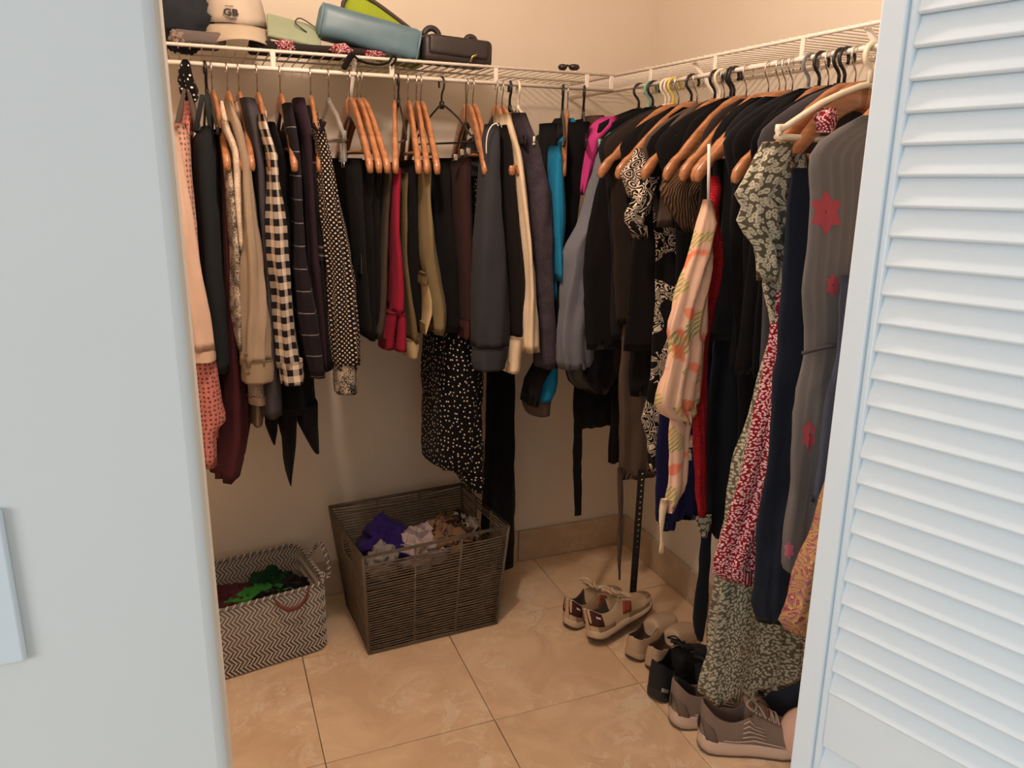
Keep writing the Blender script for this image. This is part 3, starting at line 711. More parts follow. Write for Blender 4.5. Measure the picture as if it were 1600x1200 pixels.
# dotted strap top hanging from the rod at the far left
p0 = hook_back(291); t = thing('strappy_top', 'black spotted strappy top bunched on the rod at the far left', 'top', (p0.x, -.36, 1.5))
loft('bunched_cloth', [(1.694, -.335, -.29, p0.x, .006), (1.66, -.36, -.285, p0.x - .004, .014), (1.62, -.38, -.28, p0.x + .002, .017), (1.60, -.37, -.29, p0.x + .006, .011)], C_DOTS, t, 'y', seed=3, crumple=.008, hollow=False)
for a, c in ((288, 276), (294, 310)):
    A = ony(-.37, a, 140); B_ = ony(-.45, c, 205); o = MB().tube([A, A.lerp(B_, .5), B_], [.004, .007, .008], 6).obj('strap', cloth('grey_strap', (86, 74, 68)), t)
tag(link_mesh('metal_hook_hanger', MB().tube(hook_path() + [Vector((0, 0, -.12)), Vector((.1, 0, -.17)), Vector((-.1, 0, -.17)), Vector((0, 0, -.12))], .0016, 6).mesh('metal_hook_hanger', M_CHROME), None, p0, (0, 0, -PI / 2)), 'thin wire hanger under the bunched spotted top at the far left', 'hanger')
# trousers folded over their hangers
back_trousers('black_trousers', 'black trousers with a small zip, leftmost on the three close hangers', 'trousers', C_BLACK, [(247, 540, 574), (300, 546, 574), (400, 556, 578), (480, 562, 584), (528, 566, 588)], yf=-.50, seed=20, group='trousers folded over hangers on the back rod', parts=[('zip', [(396, 563, 566), (430, 564, 566)], M_CHROME, .002)])
back_trousers('black_trousers', 'charcoal black trousers in the middle of the three close hangers', 'trousers', C_BLACK2, [(250, 572, 590), (320, 572, 586), (400, 574, 590), (480, 576, 593), (534, 578, 592)], yf=-.49, seed=21, group='trousers folded over hangers on the back rod')
back_trousers('black_trousers', 'black trousers on the rightmost of the three close hangers', 'trousers', C_BLACK, [(252, 586, 602), (320, 584, 600), (400, 584, 600), (480, 586, 600), (530, 587, 601)], yf=-.48, seed=22, group='trousers folded over hangers on the back rod')
back_trousers('olive_trousers', 'dark brown olive trousers left of the red jeans', 'trousers', C_OLIVEB, [(255, 604, 620), (300, 602, 616), (360, 600, 612), (440, 594, 610), (500, 588, 608), (531, 584, 602)], yf=-.49, seed=23, group='trousers folded over hangers on the back rod')
back_trousers('red_jeans', 'crimson red jeans folded over a hanger', 'jeans', C_RED, [(262, 618, 632), (300, 615, 632), (360, 615, 630), (420, 616, 636), (460, 614, 638), (495, 611, 637)], yf=-.51, seed=24, parts=[('pocket', [(490, 608, 626), (520, 604, 622), (548, 600, 620)], C_REDD, .004), ('waistband', [(492, 624, 638), (520, 623, 639), (551, 621, 640)], C_RED, .008)])
back_trousers('olive_trousers', 'olive green trousers with pale turned waistband right of the red jeans', 'trousers', C_OLIVE, [(270, 630, 642), (320, 629, 640), (400, 630, 639), (470, 634, 648), (500, 636, 655), (538, 640, 660)], yf=-.47, seed=25, group='trousers folded over hangers on the back rod', parts=[('waistband', [(533, 638, 660), (548, 636, 662), (562, 640, 658)], C_PALEW, .004)])
back_trousers('black_trousers', 'narrow black trousers between the olive and the khaki trousers', 'trousers', C_BLACK, [(254, 640, 664), (320, 640, 660), (400, 638, 662), (480, 640, 664), (520, 650, 666)], yf=-.46, seed=26, group='trousers folded over hangers on the back rod')
back_trousers('khaki_trousers', 'khaki trousers with pale waistband edge and belt loop', 'trousers', C_KHK, [(250, 662, 680), (300, 662, 680), (360, 663, 688), (400, 664, 692), (450, 668, 700), (480, 674, 706), (505, 677, 705), (524, 680, 700)], yf=-.51, seed=27, group='trousers folded over hangers on the back rod', fold=(.006, 70, 1),
              parts=[('waistband', [(446, 666, 672), (470, 668, 679), (490, 670, 680), (524, 664, 667)], C_PALEW, .006), ('belt_loop', [(432, 662, 671), (446, 662, 671)], C_OLIVE, .008)])
back_trousers('black_skirt', 'black skirt hanging left of the dark brown trousers', 'skirt', C_BLACK, [(253, 680, 712), (320, 684, 714), (420, 690, 722), (520, 694, 728)], yf=-.46, seed=28)
back_trousers('brown_trousers', 'dark brown trousers on the wooden hanger before the spotted dress', 'trousers', C_BRWN, [(247, 712, 746), (320, 716, 746), (420, 722, 748), (500, 726, 746), (528, 729, 742)], yf=-.49, seed=29, group='trousers folded over hangers on the back rod', parts=[('lining', [(500, 728, 738), (530, 726, 738)], C_WINE, .004)])
t = back_shirt('spotted_dress', 'long black dress with scattered white spots hanging above the tall hamper', 'dress', C_DOTS, 752, [(275, 745, 760), (320, 744, 760), (370, 744, 756), (440, 730, 762), (530, 692, 764), (600, 689, 765), (700, 687, 766), (738, 688, 766)], yf=-.44, sd=.28, hem=.62, seed=30, body=False, sleeve_name='body', fold=(.006, 40, 0))
Q = prow(-.448, [(700, 724, 766), (745, 726, 766), (760, 732, 766), (771, 738, 762)]); loft('hem_panel', [(z, -.448, -.25, (a + b) / 2, (b - a) / 2) for z, a, b in Q], C_DOTS, t, 'y', fold=(.004, 40, 0))
back_shirt('slate_sweatshirt', 'dark slate grey sweatshirt with wide cuff', 'sweatshirt', C_SLATE, 779, [(192, 774, 784), (215, 768, 785), (260, 762, 787), (320, 757, 791), (380, 750, 797), (440, 747, 801), (500, 746, 802), (548, 747, 800)], yf=-.55, hem=1.0, seed=31, cuff=[(546, 746, 800), (565, 745, 798), (580, 749, 794)], cuffmat=C_SLATE, fold=(.003, 40, 0))
back_shirt('brown_black_jacket', 'brown black fleece jacket behind the slate sweatshirt', 'jacket', C_JBRN, 787, [(195, 786, 800), (230, 788, 804), (290, 790, 812), (340, 792, 818), (400, 796, 825), (460, 798, 828), (520, 800, 822), (532, 802, 818)], yf=-.525, hem=1.02, seed=32)
back_shirt('cream_jacket', 'cream cotton jacket with ribbed cuff', 'jacket', C_CREAM, 785, [(178, 788, 802), (200, 789, 808), (240, 804, 819), (300, 810, 825), (340, 814, 829), (400, 822, 834), (460, 824, 840), (520, 819, 844), (552, 818, 846)], yf=-.535, hem=.98, seed=33, cuff=[(528, 800, 822), (560, 797, 816), (584, 795, 814)], cuffmat=C_CREAM, fold=(.005, 60, 2))
back_shirt('boucle_jacket', 'charcoal boucle jacket right of the cream jacket', 'jacket', C_BOUC, 803, [(176, 806, 826), (200, 812, 836), (230, 824, 850), (265, 830, 858), (300, 832, 867), (400, 836, 869), (500, 846, 873), (577, 849, 873)], yf=-.51, hem=.96, seed=34, th=.025)
back_shirt('black_trouser_suit', 'long black trousers hanging almost to the floor right of the hamper', 'trousers', C_INK, 770, [(300, 770, 800), (560, 779, 812), (600, 779, 813), (700, 776, 813), (800, 770, 813), (860, 768, 813), (890, 770, 812)], yf=-.30, sd=.16, hem=.08, seed=35, body=False, sleeve_name='leg')
back_shirt('black_hoodie', 'black jacket left of the blue top', 'jacket', C_BLACK, 878, [(192, 860, 874), (230, 858, 872), (280, 862, 872), (380, 866, 874), (480, 862, 880), (560, 856, 876), (600, 836, 850), (636, 830, 842)], yf=-.48, hem=.92, seed=36)
back_shirt('blue_fleece', 'bright teal blue fleece with grey hem band', 'fleece', C_BLUE, 888, [(228, 868, 880), (260, 867, 884), (300, 868, 886), (345, 868, 887), (400, 870, 883), (440, 872, 879)], yf=-.52, hem=1.1, seed=37, sd=.08)
bf = [o for o in bpy.data.objects if o.name.startswith('blue_fleece')][0]
Q = prow(-.46, [(560, 850, 878), (600, 847, 879), (615, 842, 876), (630, 838, 868)]); loft('cuff', [(z, -.46, -.36, (a + b) / 2, (b - a) / 2) for z, a, b in Q], C_BLUE, bf, 'y', fold=(0, 1, 0))
Q = prow(-.458, [(626, 832, 870), (640, 830, 868), (652, 836, 866)]); loft('hem_band', [(z, -.456, -.35, (a + b) / 2, (b - a) / 2) for z, a, b in Q], C_TAUPE, bf, 'y', fold=(0, 1, 0))
back_shirt('black_coat', 'black coat right of the blue top near the corner', 'coat', C_INK, 913, [(190, 904, 930), (240, 888, 925), (320, 884, 914), (400, 880, 905), (480, 874, 900), (560, 880, 910), (580, 884, 912)], yf=-.46, hem=.92, seed=38, sd=.2)
back_shirt('magenta_jumper', 'magenta pink knit jumper tucked in the corner', 'jumper', C_PINK, 940, [(182, 952, 976), (200, 938, 966), (215, 920, 944), (260, 913, 932), (305, 908, 916)], yf=-.47, hem=1.2, seed=39, body=False, sd=.1)
back_shirt('brown_knit', 'brown knit collar peeking out in the corner beside the magenta jumper', 'jumper', C_CRINK, 937, [(180, 932, 948), (210, 926, 942)], yf=-.42, hem=1.2, seed=40, body=False, sd=.1)

# ---------------------------------------------------------------- right rod, from the corner towards the door
def rz_(y): return Vector((-DR, y, ZR))
right_garment('steel_jacket', 'steel grey shell jacket with gathered cuff in the corner', 'jacket', C_STEEL, -.52, [(222, 944, 960), (245, 934, 958), (300, 920, 950), (350, 904, 940), (386, 881, 930), (420, 882, 925), (460, 878, 925), (520, 872, 925), (560, 873, 925), (574, 878, 922)], th=.03, seed=41, single=False)
right_garment('black_puffer', 'black shiny padded jacket hem under the steel grey jacket', 'jacket', plain('black_shell', (24, 22, 26), .38), -.47, [(400, 900, None), (520, 900, 980), (560, 886, 975), (588, 888, 965), (604, 902, 955), (612, 922, 945)], th=.03, seed=42, single=True)
right_garment('black_slip_dress', 'black dress with long hanging tie near the corner', 'dress', C_INK, -.44, [(400, 905, None), (560, 900, None), (640, 896, 985), (664, 897, 982)], th=.02, seed=43, parts=[('tie', C_INK, -.01, [(650, 896, 909), (760, 896, 909), (805, 898, 908)], .004, (0, 1, 0)), ('sleeve', C_INK, -.03, [(600, 956, 978), (680, 953, 972), (722, 951, 966)], .012)])
right_garment('black_cardigan', 'large black cardigan filling the corner of the right rod', 'cardigan', C_BLACK2, -.57, [(176, 1030, None), (190, 995, None), (212, 962, None), (240, 945, None), (300, 930, None), (380, 916, None), (430, 909, None), (520, 911, None), (546, 914, None)], th=.022, seed=44)
right_garment('grey_brown_dress', 'grey brown jersey dress with narrow hanging tie', 'dress', C_TAUPE, -.62, [(350, 985, 1060), (560, 970, 1045), (640, 968, 1040), (700, 967, 1036), (744, 966, 1034)], th=.018, seed=45, parts=[('tie', C_TAUPE, -.012, [(730, 965, 974), (800, 966, 973), (860, 965, 971), (906, 967, 969)], .004, (0, 1, 0))])
t = right_garment('black_jacket', 'long black jacket left of the scroll print top', 'jacket', C_BLACK, -.70, [(180, 1075, None), (205, 1050, None), (240, 1036, None), (300, 1022, None), (380, 1006, None), (450, 998, None), (520, 990, None), (600, 985, 1060), (615, 987, 1050)], th=.02, seed=46)
right_garment('scroll_print_top', 'black and white scroll print top with flared sleeve', 'top', C_SCRL, -.80, [(215, 1050, None), (245, 1030, None), (300, 1020, None), (380, 1027, None), (500, 1025, 1080), (600, 1016, 1060), (650, 1002, 1045), (690, 1009, 1036), (735, 1012, 1028)], th=.015, seed=47,
              parts=[('sleeve', C_SCRL, -.03, [(240, 1018, 1034), (265, 1006, 1031), (300, 996, 1020), (330, 981, 1013), (343, 976, 1006), (352, 988, 1004), (372, 993, 1006)], .02, (.004, 90, 0))])
right_garment('ogee_print_blouse', 'black blouse with white ogee medallions', 'blouse', C_OGEE, -.80, [(232, 994, 1010), (250, 986, 1014), (270, 968, 1014), (290, 978, 1012), (310, 987, 1008)], th=.02, seed=48, part='sleeve')
right_garment('black_blouse', 'black blouse between the scroll print and the brown crinkle top', 'blouse', C_INK, -.88, [(185, 1110, None), (205, 1070, None), (235, 1044, None), (270, 1036, None), (310, 1044, None), (360, 1054, None), (450, 1054, None), (560, 1048, 1120), (640, 1044, 1110)], th=.016, seed=49)
right_garment('crinkle_top', 'brown crinkled cotton top with elastic sleeve', 'top', C_CRINK, -.96, [(222, 1094, None), (250, 1068, None), (275, 1045, 1130), (297, 1035, 1122), (320, 1046, 1112), (345, 1062, 1102), (364, 1073, 1086)], th=.026, seed=50, crumple=.006, part='sleeve')
right_garment('navy_striped_skirt', 'navy skirt with two white bands behind the peach tropical top', 'skirt', C_NAVYR, -.95, [(500, 1060, 1130), (640, 1035, 1110), (700, 1032, 1108), (760, 1030, 1106), (800, 1030, 1104), (808, 1031, 1100)], th=.016, seed=51,
              parts=[('band', C_WHITE, -.004, [(686, 1060, 1090), (696, 1060, 1090)], .0165, (0, 1, 0)), ('band', C_WHITE, -.004, [(707, 1060, 1090), (716, 1060, 1090)], .0165, (0, 1, 0)), ('longer_panel', C_NAVYR, .0, [(780, 1029, 1062), (815, 1031, 1058), (827, 1036, 1052)], .01)])
right_garment('black_long_dress', 'long black dress right of the red lace dress', 'dress', C_DRKTEAL, -1.02, [(150, 1240, None), (180, 1200, None), (215, 1155, None), (260, 1124, None), (300, 1114, None), (332, 1118, None), (420, 1120, None), (520, 1112, None), (650, 1104, None), (760, 1103, None), (805, 1106, 1200), (838, 1122, 1145)], th=.022, seed=52, fold=(.008, 40, 0))
right_garment('red_lace_dress', 'bright red lace dress with scalloped edge', 'dress', C_LACE, -1.115, [(275, 1110, 1124), (300, 1112, 1127), (325, 1104, 1120), (380, 1100, 1126), (410, 1096, 1127), (460, 1092, 1120), (520, 1088, 1109), (600, 1083, 1101), (700, 1082, 1102), (760, 1085, 1102), (804, 1090, 1102)], th=.014, seed=53, single=True)
t = right_garment('tropical_kimono', 'peach kimono top with tropical leaves and coral flowers', 'top', C_TROP, -1.15, [(312, 1102, 1114), (340, 1094, 1116), (390, 1080, 1110), (440, 1062, 1106), (480, 1051, 1102), (515, 1041, 1099), (540, 1050, 1098), (560, 1045, 1096), (600, 1036, 1090), (636, 1027, 1086), (648, 1040, 1082), (660, 1064, 1078)], th=.022, seed=54, fold=(.006, 70, 0), crumple=.006,
              parts=[('panel', C_TROP, .03, [(620, 1048, 1084), (700, 1045, 1074), (750, 1042, 1070), (775, 1040, 1064), (798, 1038, 1048)], .008), ('tie', C_CREAM, .025, [(780, 1034, 1040), (840, 1031, 1036), (864, 1029, 1036)], .003, (0, 1, 0))])
A = ony(-1.155, 1108, 225); B_ = ony(-1.155, 1107, 316); MB().tube([A, A.lerp(B_, .5), B_], .0032, 6).obj('hanging_loop', C_WHITE, t)
right_garment('navy_scarf', 'long dark navy scarf hanging down to the shoes', 'scarf', C_DRKTEAL, -1.06, [(805, 1090, 1112), (838, 1096, 1112), (900, 1090, 1108), (960, 1084, 1104), (985, 1085, 1100), (1000, 1090, 1096)], th=.008, seed=55, single=True, fold=(0, 1, 0))
right_garment('black_blazer', 'black blazer shoulder below the crowded wooden hangers', 'blazer', C_BLACK2, -1.14, [(148, 1262, None), (170, 1224, None), (200, 1186, None), (230, 1165, None), (280, 1150, None), (340, 1140, None), (500, 1150, None), (640, 1150, None), (820, 1140, None), (836, 1150, 1200)], th=.02, seed=56)
right_garment('black_shirt', 'black shirt shoulder next to the cream hanger', 'shirt', C_BLACK, -1.22, [(140, 1300, None), (165, 1262, None), (195, 1226, None), (225, 1200, None), (300, 1196, None), (600, 1190, None), (700, 1180, None)], th=.018, seed=57)
right_garment('leopard_dress', 'long olive dress with cream leopard spots and flounced sleeve', 'dress', C_LEO2, -1.27, [(300, 1240, None), (520, 1206, None), (700, 1152, 1290), (890, 1121, 1275), (960, 1112, 1268), (1040, 1101, 1255), (1062, 1098, 1245), (1078, 1112, 1205)], th=.035, seed=58, fold=(.014, 42, 1), part='skirt',
              parts=[('sleeve', C_LEO, -.06, [(222, 1197, 1232), (250, 1181, 1232), (280, 1164, 1231), (312, 1146, 1229), (324, 1162, 1227), (340, 1153, 1226), (358, 1168, 1224), (366, 1165, 1224), (390, 1182, 1224), (420, 1184, 1224), (440, 1192, 1216)], .02, (.008, 75, 0)), ('bodice', C_LEO, -.045, [(240, 1206, 1260), (440, 1190, 1240), (480, 1196, 1235), (520, 1204, 1230)], .012)])
right_garment('red_floral_dress', 'crimson dress sprinkled with tiny white flowers', 'dress', C_REDF, -1.325, [(386, 1228, 1236), (420, 1222, 1234), (460, 1214, 1232), (520, 1208, 1228), (560, 1204, 1226), (600, 1194, 1222), (700, 1172, 1216), (800, 1145, 1206), (860, 1128, 1200), (892, 1123, 1194), (904, 1140, 1184)], th=.022, seed=59, fold=(.008, 50, 2), single=True)
right_garment('navy_dress', 'long plain navy dress left of the grey flowered dress', 'dress', C_NAVY, -1.375, [(262, 1238, None), (300, 1233, None), (390, 1229, None), (500, 1221, None), (600, 1214, None), (700, 1208, None), (800, 1196, 1300), (880, 1190, 1262), (905, 1188, 1248), (940, 1184, 1232), (968, 1192, 1216)], th=.02, seed=60, fold=(.006, 40, 0))
t = right_garment('grey_flowered_dress', 'sheer grey dress with large red flowers and a drawstring waist', 'dress', C_GREYS, -1.435, [(180, 1345, None), (205, 1300, None), (232, 1266, None), (260, 1264, None), (300, 1266, None), (380, 1262, None), (450, 1256, None), (545, 1256, None), (556, 1257, None), (600, 1248, 1340), (700, 1238, 1312), (800, 1228, 1288), (880, 1219, 1256), (896, 1236, 1248)], th=.02, seed=61, fold=(.0035, 34, 0))
from mathutils.bvhtree import BVHTree
def bvh_of(o):
    off = Vector(o.parent.location) if o.parent else Vector()
    return BVHTree.FromPolygons([v.co + off for v in o.data.vertices], [tuple(f.vertices) for f in o.data.polygons])
def flower(parent, bv_, cx, cy, s, mat, n=6, sq=1.0):
    """a printed flower following the cloth's own surface"""
    V = []; F = []; nr = 5; N2 = 8 * n; hit0 = None
    def cast(px, py):
        d = ray(px, py).normalized(); h = bv_.ray_cast(CAM, d)[0]
        return (h - d * .0012) if h else None
    for j in range(nr):
        for k in range(N2):
            a = 2 * PI * k / N2 + .3; lob = 1 - .4 * abs(((a * n / (2 * PI)) % 1) * 2 - 1); r = s * lob * (j + .15) / (nr - 1 + .15)
            h = cast(cx + r * math.cos(a) * sq, cy + r * math.sin(a)); V.append(h)
    ok = [v for v in V if v is not None]
    for i, v in enumerate(V):
        if v is None: V[i] = min(ok, key=lambda q: 0)
    keep = [v is not None for v in V]
    for j in range(nr - 1):
        for k in range(N2): l = (k + 1) % N2; F.append((j * N2 + k, j * N2 + l, j * N2 + N2 + l, j * N2 + N2 + k))
    F.append(tuple(range(N2))); F = [f[::-1] for f in F]
    return obj('printed_flower', V, F, mat, parent, None, True)
gb = bvh_of([c for c in t.children if c.name.startswith('body')][0])
flower(t, gb, 1291, 332, 35, C_FLWR, 6, .75); flower(t, gb, 1301, 446, 20, C_FLWR, 6, .6); flower(t, gb, 1264, 680, 27, C_FLWR, 6, .45); flower(t, gb, 1233, 860, 15, C_FLWP, 6, .6)
a = [ony(-1.461, x, y) for x, y in ((1254, 552), (1275, 546), (1300, 541), (1316, 540))]; MB().tube(smooth_path(a, 3), .0035, 6).obj('drawstring', C_CHAR, t)
right_garment('blue_grey_dress', 'dark blue grey dress right of the grey flowered dress beside the door', 'dress', cloth('blue_grey_jersey', (70, 74, 88)), -1.475, [(430, 1315, None), (560, 1306, None), (640, 1286, None), (740, 1272, None), (780, 1266, 1320)], th=.015, seed=62, single=True)
right_garment('paisley_skirt', 'orange and pink paisley skirt beside the door', 'skirt', C_PAIS, -1.515, [(740, 1292, 1330), (765, 1284, 1326), (820, 1272, 1320), (860, 1256, 1316), (895, 1243, 1312), (930, 1236, 1308), (965, 1221, 1300), (990, 1252, 1290)], th=.02, seed=63, fold=(.008, 60, 0), single=True)
# studded belt
belt = thing('studded_belt', 'black belt with a row of metal studs hanging to the floor', 'belt', ony(-.66, 990, 925))
A = ony(-.66, 1003, 735); B_ = ony(-.66, 989, 925); D_ = (B_ - A); wv = Vector((.011, 0, 0))
V = []; F = []
for i in range(9):
    q = A + D_ * (i / 8)
    for sx, sy in ((-1, -1), (1, -1), (1, 1), (-1, 1)): V.append(q + wv * sx + Vector((0, .002 * sy, 0)))
for i in range(8):
    for k in range(4): l = (k + 1) % 4; F.append((i * 4 + k, i * 4 + l, i * 4 + 4 + l, i * 4 + 4 + k))
F += [(3, 2, 1, 0), (32, 33, 34, 35)]
obj('strap', V, F, plain('black_leather', (26, 24, 24), .45), belt, None, False)
sm = MB().box((0, 0, 0), (.006, .003, .005)).mesh('stud', M_CHROME, False)
for i in range(22):
    q = A + D_ * ((i + .5) / 22); link_mesh('stud', sm, belt, q + Vector((0, -.0025, 0)) - Vector(belt.location))

# ---------------------------------------------------------------- hangers on the right rod
def yaw_right(dy=0): return math.atan2(dy, -.215)
def ry(px): return onx(-DR, px, 139 - (px - 977) * .172).y
for y, dy, lb in [
    (ry(1063), 0, 'wooden hanger over the large black cardigan in the corner'),
    (ry(1092), -.01, 'broad wooden hanger left of the black double hooks'),
    (ry(1135), -.02, 'wooden hanger of the scroll print top'),
    (ry(1170), -.03, 'wooden hanger with its tip beside the black blouse'),
    (ry(1205), -.02, 'wooden hanger with thin chrome hook left of the chrome cluster'),
    (ry(1222), -.03, 'wooden hanger of the brown crinkle top'),
    (ry(1232), -.01, 'wooden hanger of the red lace dress'),
    (ry(1243), 0, 'wooden hanger of the black blazer'),
    (ry(1300), -.02, 'wooden hanger between the grey and the black plastic hooks'),
    (ry(1343), .0, 'wooden hanger of the red floral dress'),
    (ry(1362), -.03, 'wooden hanger of the navy dress next to the door'),
    (-1.421, 0, 'wooden hanger inside the sheer grey dress'),
]:
    wood_hanger(rz_(y), yaw_right(dy), lb, 'wooden hangers on the right rod')
for px, kd, lb in [
    (1000, 'black', 'black plastic hanger nearest the corner on the right rod'),
    (1017, 'mint', 'mint green plastic hanger beside the corner'),
    (1022, 'black', 'black plastic hanger right behind the mint green one'),
    (1042, 'white', 'left one of two white plastic hangers beside the yellow one'),
    (1048, 'white', 'right one of two white plastic hangers beside the yellow one'),
    (1054, 'yellow', 'yellow plastic hanger on the right rod'),
    (1083, 'black', 'black plastic hanger right of the yellow one'),
    (1120, 'black', 'black plastic hanger left of the lone white hook'),
    (1128, 'white', 'lone white plastic hanger among black hooks on the right rod'),
    (1145, 'black', 'left one of two black plastic hangers before the chrome cluster'),
    (1150, 'black', 'right one of two black plastic hangers before the chrome cluster'),
    (1268, 'grey', 'grey plastic hanger right of the chrome cluster'),
    (1285, 'black', 'black plastic hanger beside the grey one'),
    (1316, 'black', 'left one of two black plastic hangers nearest the door'),
    (1325, 'black', 'right one of two black plastic hangers nearest the door'),
]:
    tube_hanger(rz_(ry(px)), yaw_right(0), kd, lb, 'plastic hangers on the right rod', lib=SHORT)
# thick cream hanger in front
hk = rz_(ry(1366)); m = MB(); m.tube([Vector((p.x, 0, p.z)) for p in hook_path(.02)][:-1] + [Vector((0, 0, -.062))], .0055, 8)
m.tube(smooth_path(tri_path(.215, -.066, -.165, .03), 2), .0062, 8); me = m.mesh('cream_hanger', M_WHTPL)
tag(link_mesh('cream_hanger', me, None, hk, (0, 0, yaw_right(-.02))), 'thick cream plastic hanger of the leopard dress beside the door', 'hanger')
# red floral strap tied on it
A = onx(-.43, 1290, 185); t = thing('floral_strap', 'red floral strap knotted round the cream hanger', 'strap', A)
loft('knot', [(A.z + .018, A.x - .01, A.x + .02, A.y, .008), (A.z, A.x - .028, A.x + .03, A.y, .016), (A.z - .025, A.x - .022, A.x + .02, A.y, .012)], C_REDF, t, 'x', crumple=.008, hollow=False)
a = [onx(-.43, x, y) for x, y in ((1285, 195), (1272, 200), (1264, 206))]; MB().tube(smooth_path(a, 3), .004, 6).obj('tail', C_REDF, t)

def right_hung(px, name, label, cat, mat, hem=1.0, wl=.21, th=.012, seed=0):
    y = ry(px) - .002; x = -DR; zt = ZR - .060
    R = [(zt, x - .02, x + .02, y, .007), (zt - .012, x - .06, x + .06, y, .009), (zt - .05, x - .135, x + .135, y, th), (zt - .085, x - wl + .015, x + .2, y - .002, th), (zt - .115, x - wl, x + .21, y - .003, th), (zt - .2, x - wl + .03, x + .21, y - .003, th), (zt - .4, x - wl + .06, x + .2, y, th)]
    R = [r for r in R if r[0] > hem + .02] + [(hem, x - wl + .07, x + .2, y, th * 1.1)]
    o = loft(name, R, mat, None, 'x', m=16, fold=(.003, 40, 0), seed=seed, base=Vector((x, y, hem)), crumple=.004)
    return tag(o, label, cat)
C_CHOC = cloth('chocolate_knit', (46, 38, 34)); C_GRPH = cloth('graphite', (32, 31, 33))
for px, nm, lb, ct, mt, hm in [
    (1000, 'black_cotton_top', 'black top on the plastic hanger nearest the corner', 'top', C_BLACK, .98), (1021, 'black_cape', 'black garment peaked over the mint green hanger hook', 'garment', C_INK, 1.0),
    (1045, 'graphite_knit', 'dark grey top hung from the white plastic hangers', 'top', C_GRPH, 1.0), (1054, 'chocolate_jumper', 'dark chocolate jumper hung from the yellow hanger', 'jumper', C_CHOC, 1.05),
    (1083, 'black_vest', 'black top right of the yellow hanger', 'top', C_BLACK2, 1.02), (1121, 'brown_grey_top', 'brown grey top on the hanger left of the lone white hook', 'top', C_TAUPE, 1.33), (1129, 'black_knit', 'black knit hung from the lone white hanger', 'top', C_INK, 1.33),
    (1146, 'black_silk_top', 'black top on the twin black hooks before the chrome cluster', 'top', C_BLACK, 1.33), (1268, 'graphite_jacket', 'dark jacket with a raised collar on the grey plastic hanger', 'jacket', C_GRPH, 1.05),
    (1285, 'black_waistcoat', 'black garment beside the dark jacket with raised collar', 'garment', C_BLACK2, 1.05), (1316, 'black_tank_top', 'black top on the left of the two hooks nearest the door', 'top', C_INK, 1.05), (1326, 'dark_grey_top', 'dark grey top on the right of the two hooks nearest the door', 'top', C_CHAR, 1.05)]:
    right_hung(px, nm, lb, ct, mt, hm, seed=px * .13, wl=.14 if px < 1030 else .205 if px < 1100 else .20)
right_garment('leopard_cloth', 'small leopard print cloth corner above the navy scarf', 'cloth', C_LEO, -1.08, [(806, 1088, 1112), (825, 1092, 1110), (840, 1098, 1104)], th=.006, seed=66, single=True, fold=(0, 1, 0))
# buttons on the beige cuff, cord loop on the slate sweatshirt, clips above the brown trousers
bs = bpy.data.objects['beige_shirt']; cf = [g for c in bs.children for g in c.children if g.name.startswith('cuff')][0]
for px, py in ((387, 583), (384, 554)):
    q = ony(-.552, px, py); V, F = lathe([(.0005, -.0012), (.005, -.0012), (.0056, 0), (.005, .0012), (.0005, .0012)], (0, 0, 0), 14)
    obj('button', [q + Vector((v[0], v[2], v[1])) for v in V], F, plain('horn_button', (110, 92, 78), .4), cf)
sw = bpy.data.objects['slate_sweatshirt']; a = [ony(-.56, x, y) for x, y in ((760, 240), (760, 222), (763, 206), (769, 196), (776, 193), (779, 197))]
MB().tube(smooth_path(a, 4), .0016, 5).obj('cord_loop', C_WHITE, sw)
ch = thing('clip_hanger', 'black hanger with metal clips in front of the dark brown trousers', 'hanger', hook_back(728))
a = [ony(-.50, x, y) for x, y in ((706, 252), (722, 244), (738, 238), (748, 240))]; MB().tube(smooth_path(a, 3), .0028, 6).obj('bar', M_BLKPL, ch)
for x, y in ((712, 246), (722, 238), (732, 236)):
    q = ony(-.505, x, y); o = MB().box(q, (.011, .006, .016)).obj('clip', M_CHROME, ch, False); bevel(o, .0015, 1)
a = [hook_back(728), ony(-.42, 728, 180), ony(-.49, 730, 240)]; MB().tube(a, .0016, 5).obj('stem', M_BLKPL, ch)

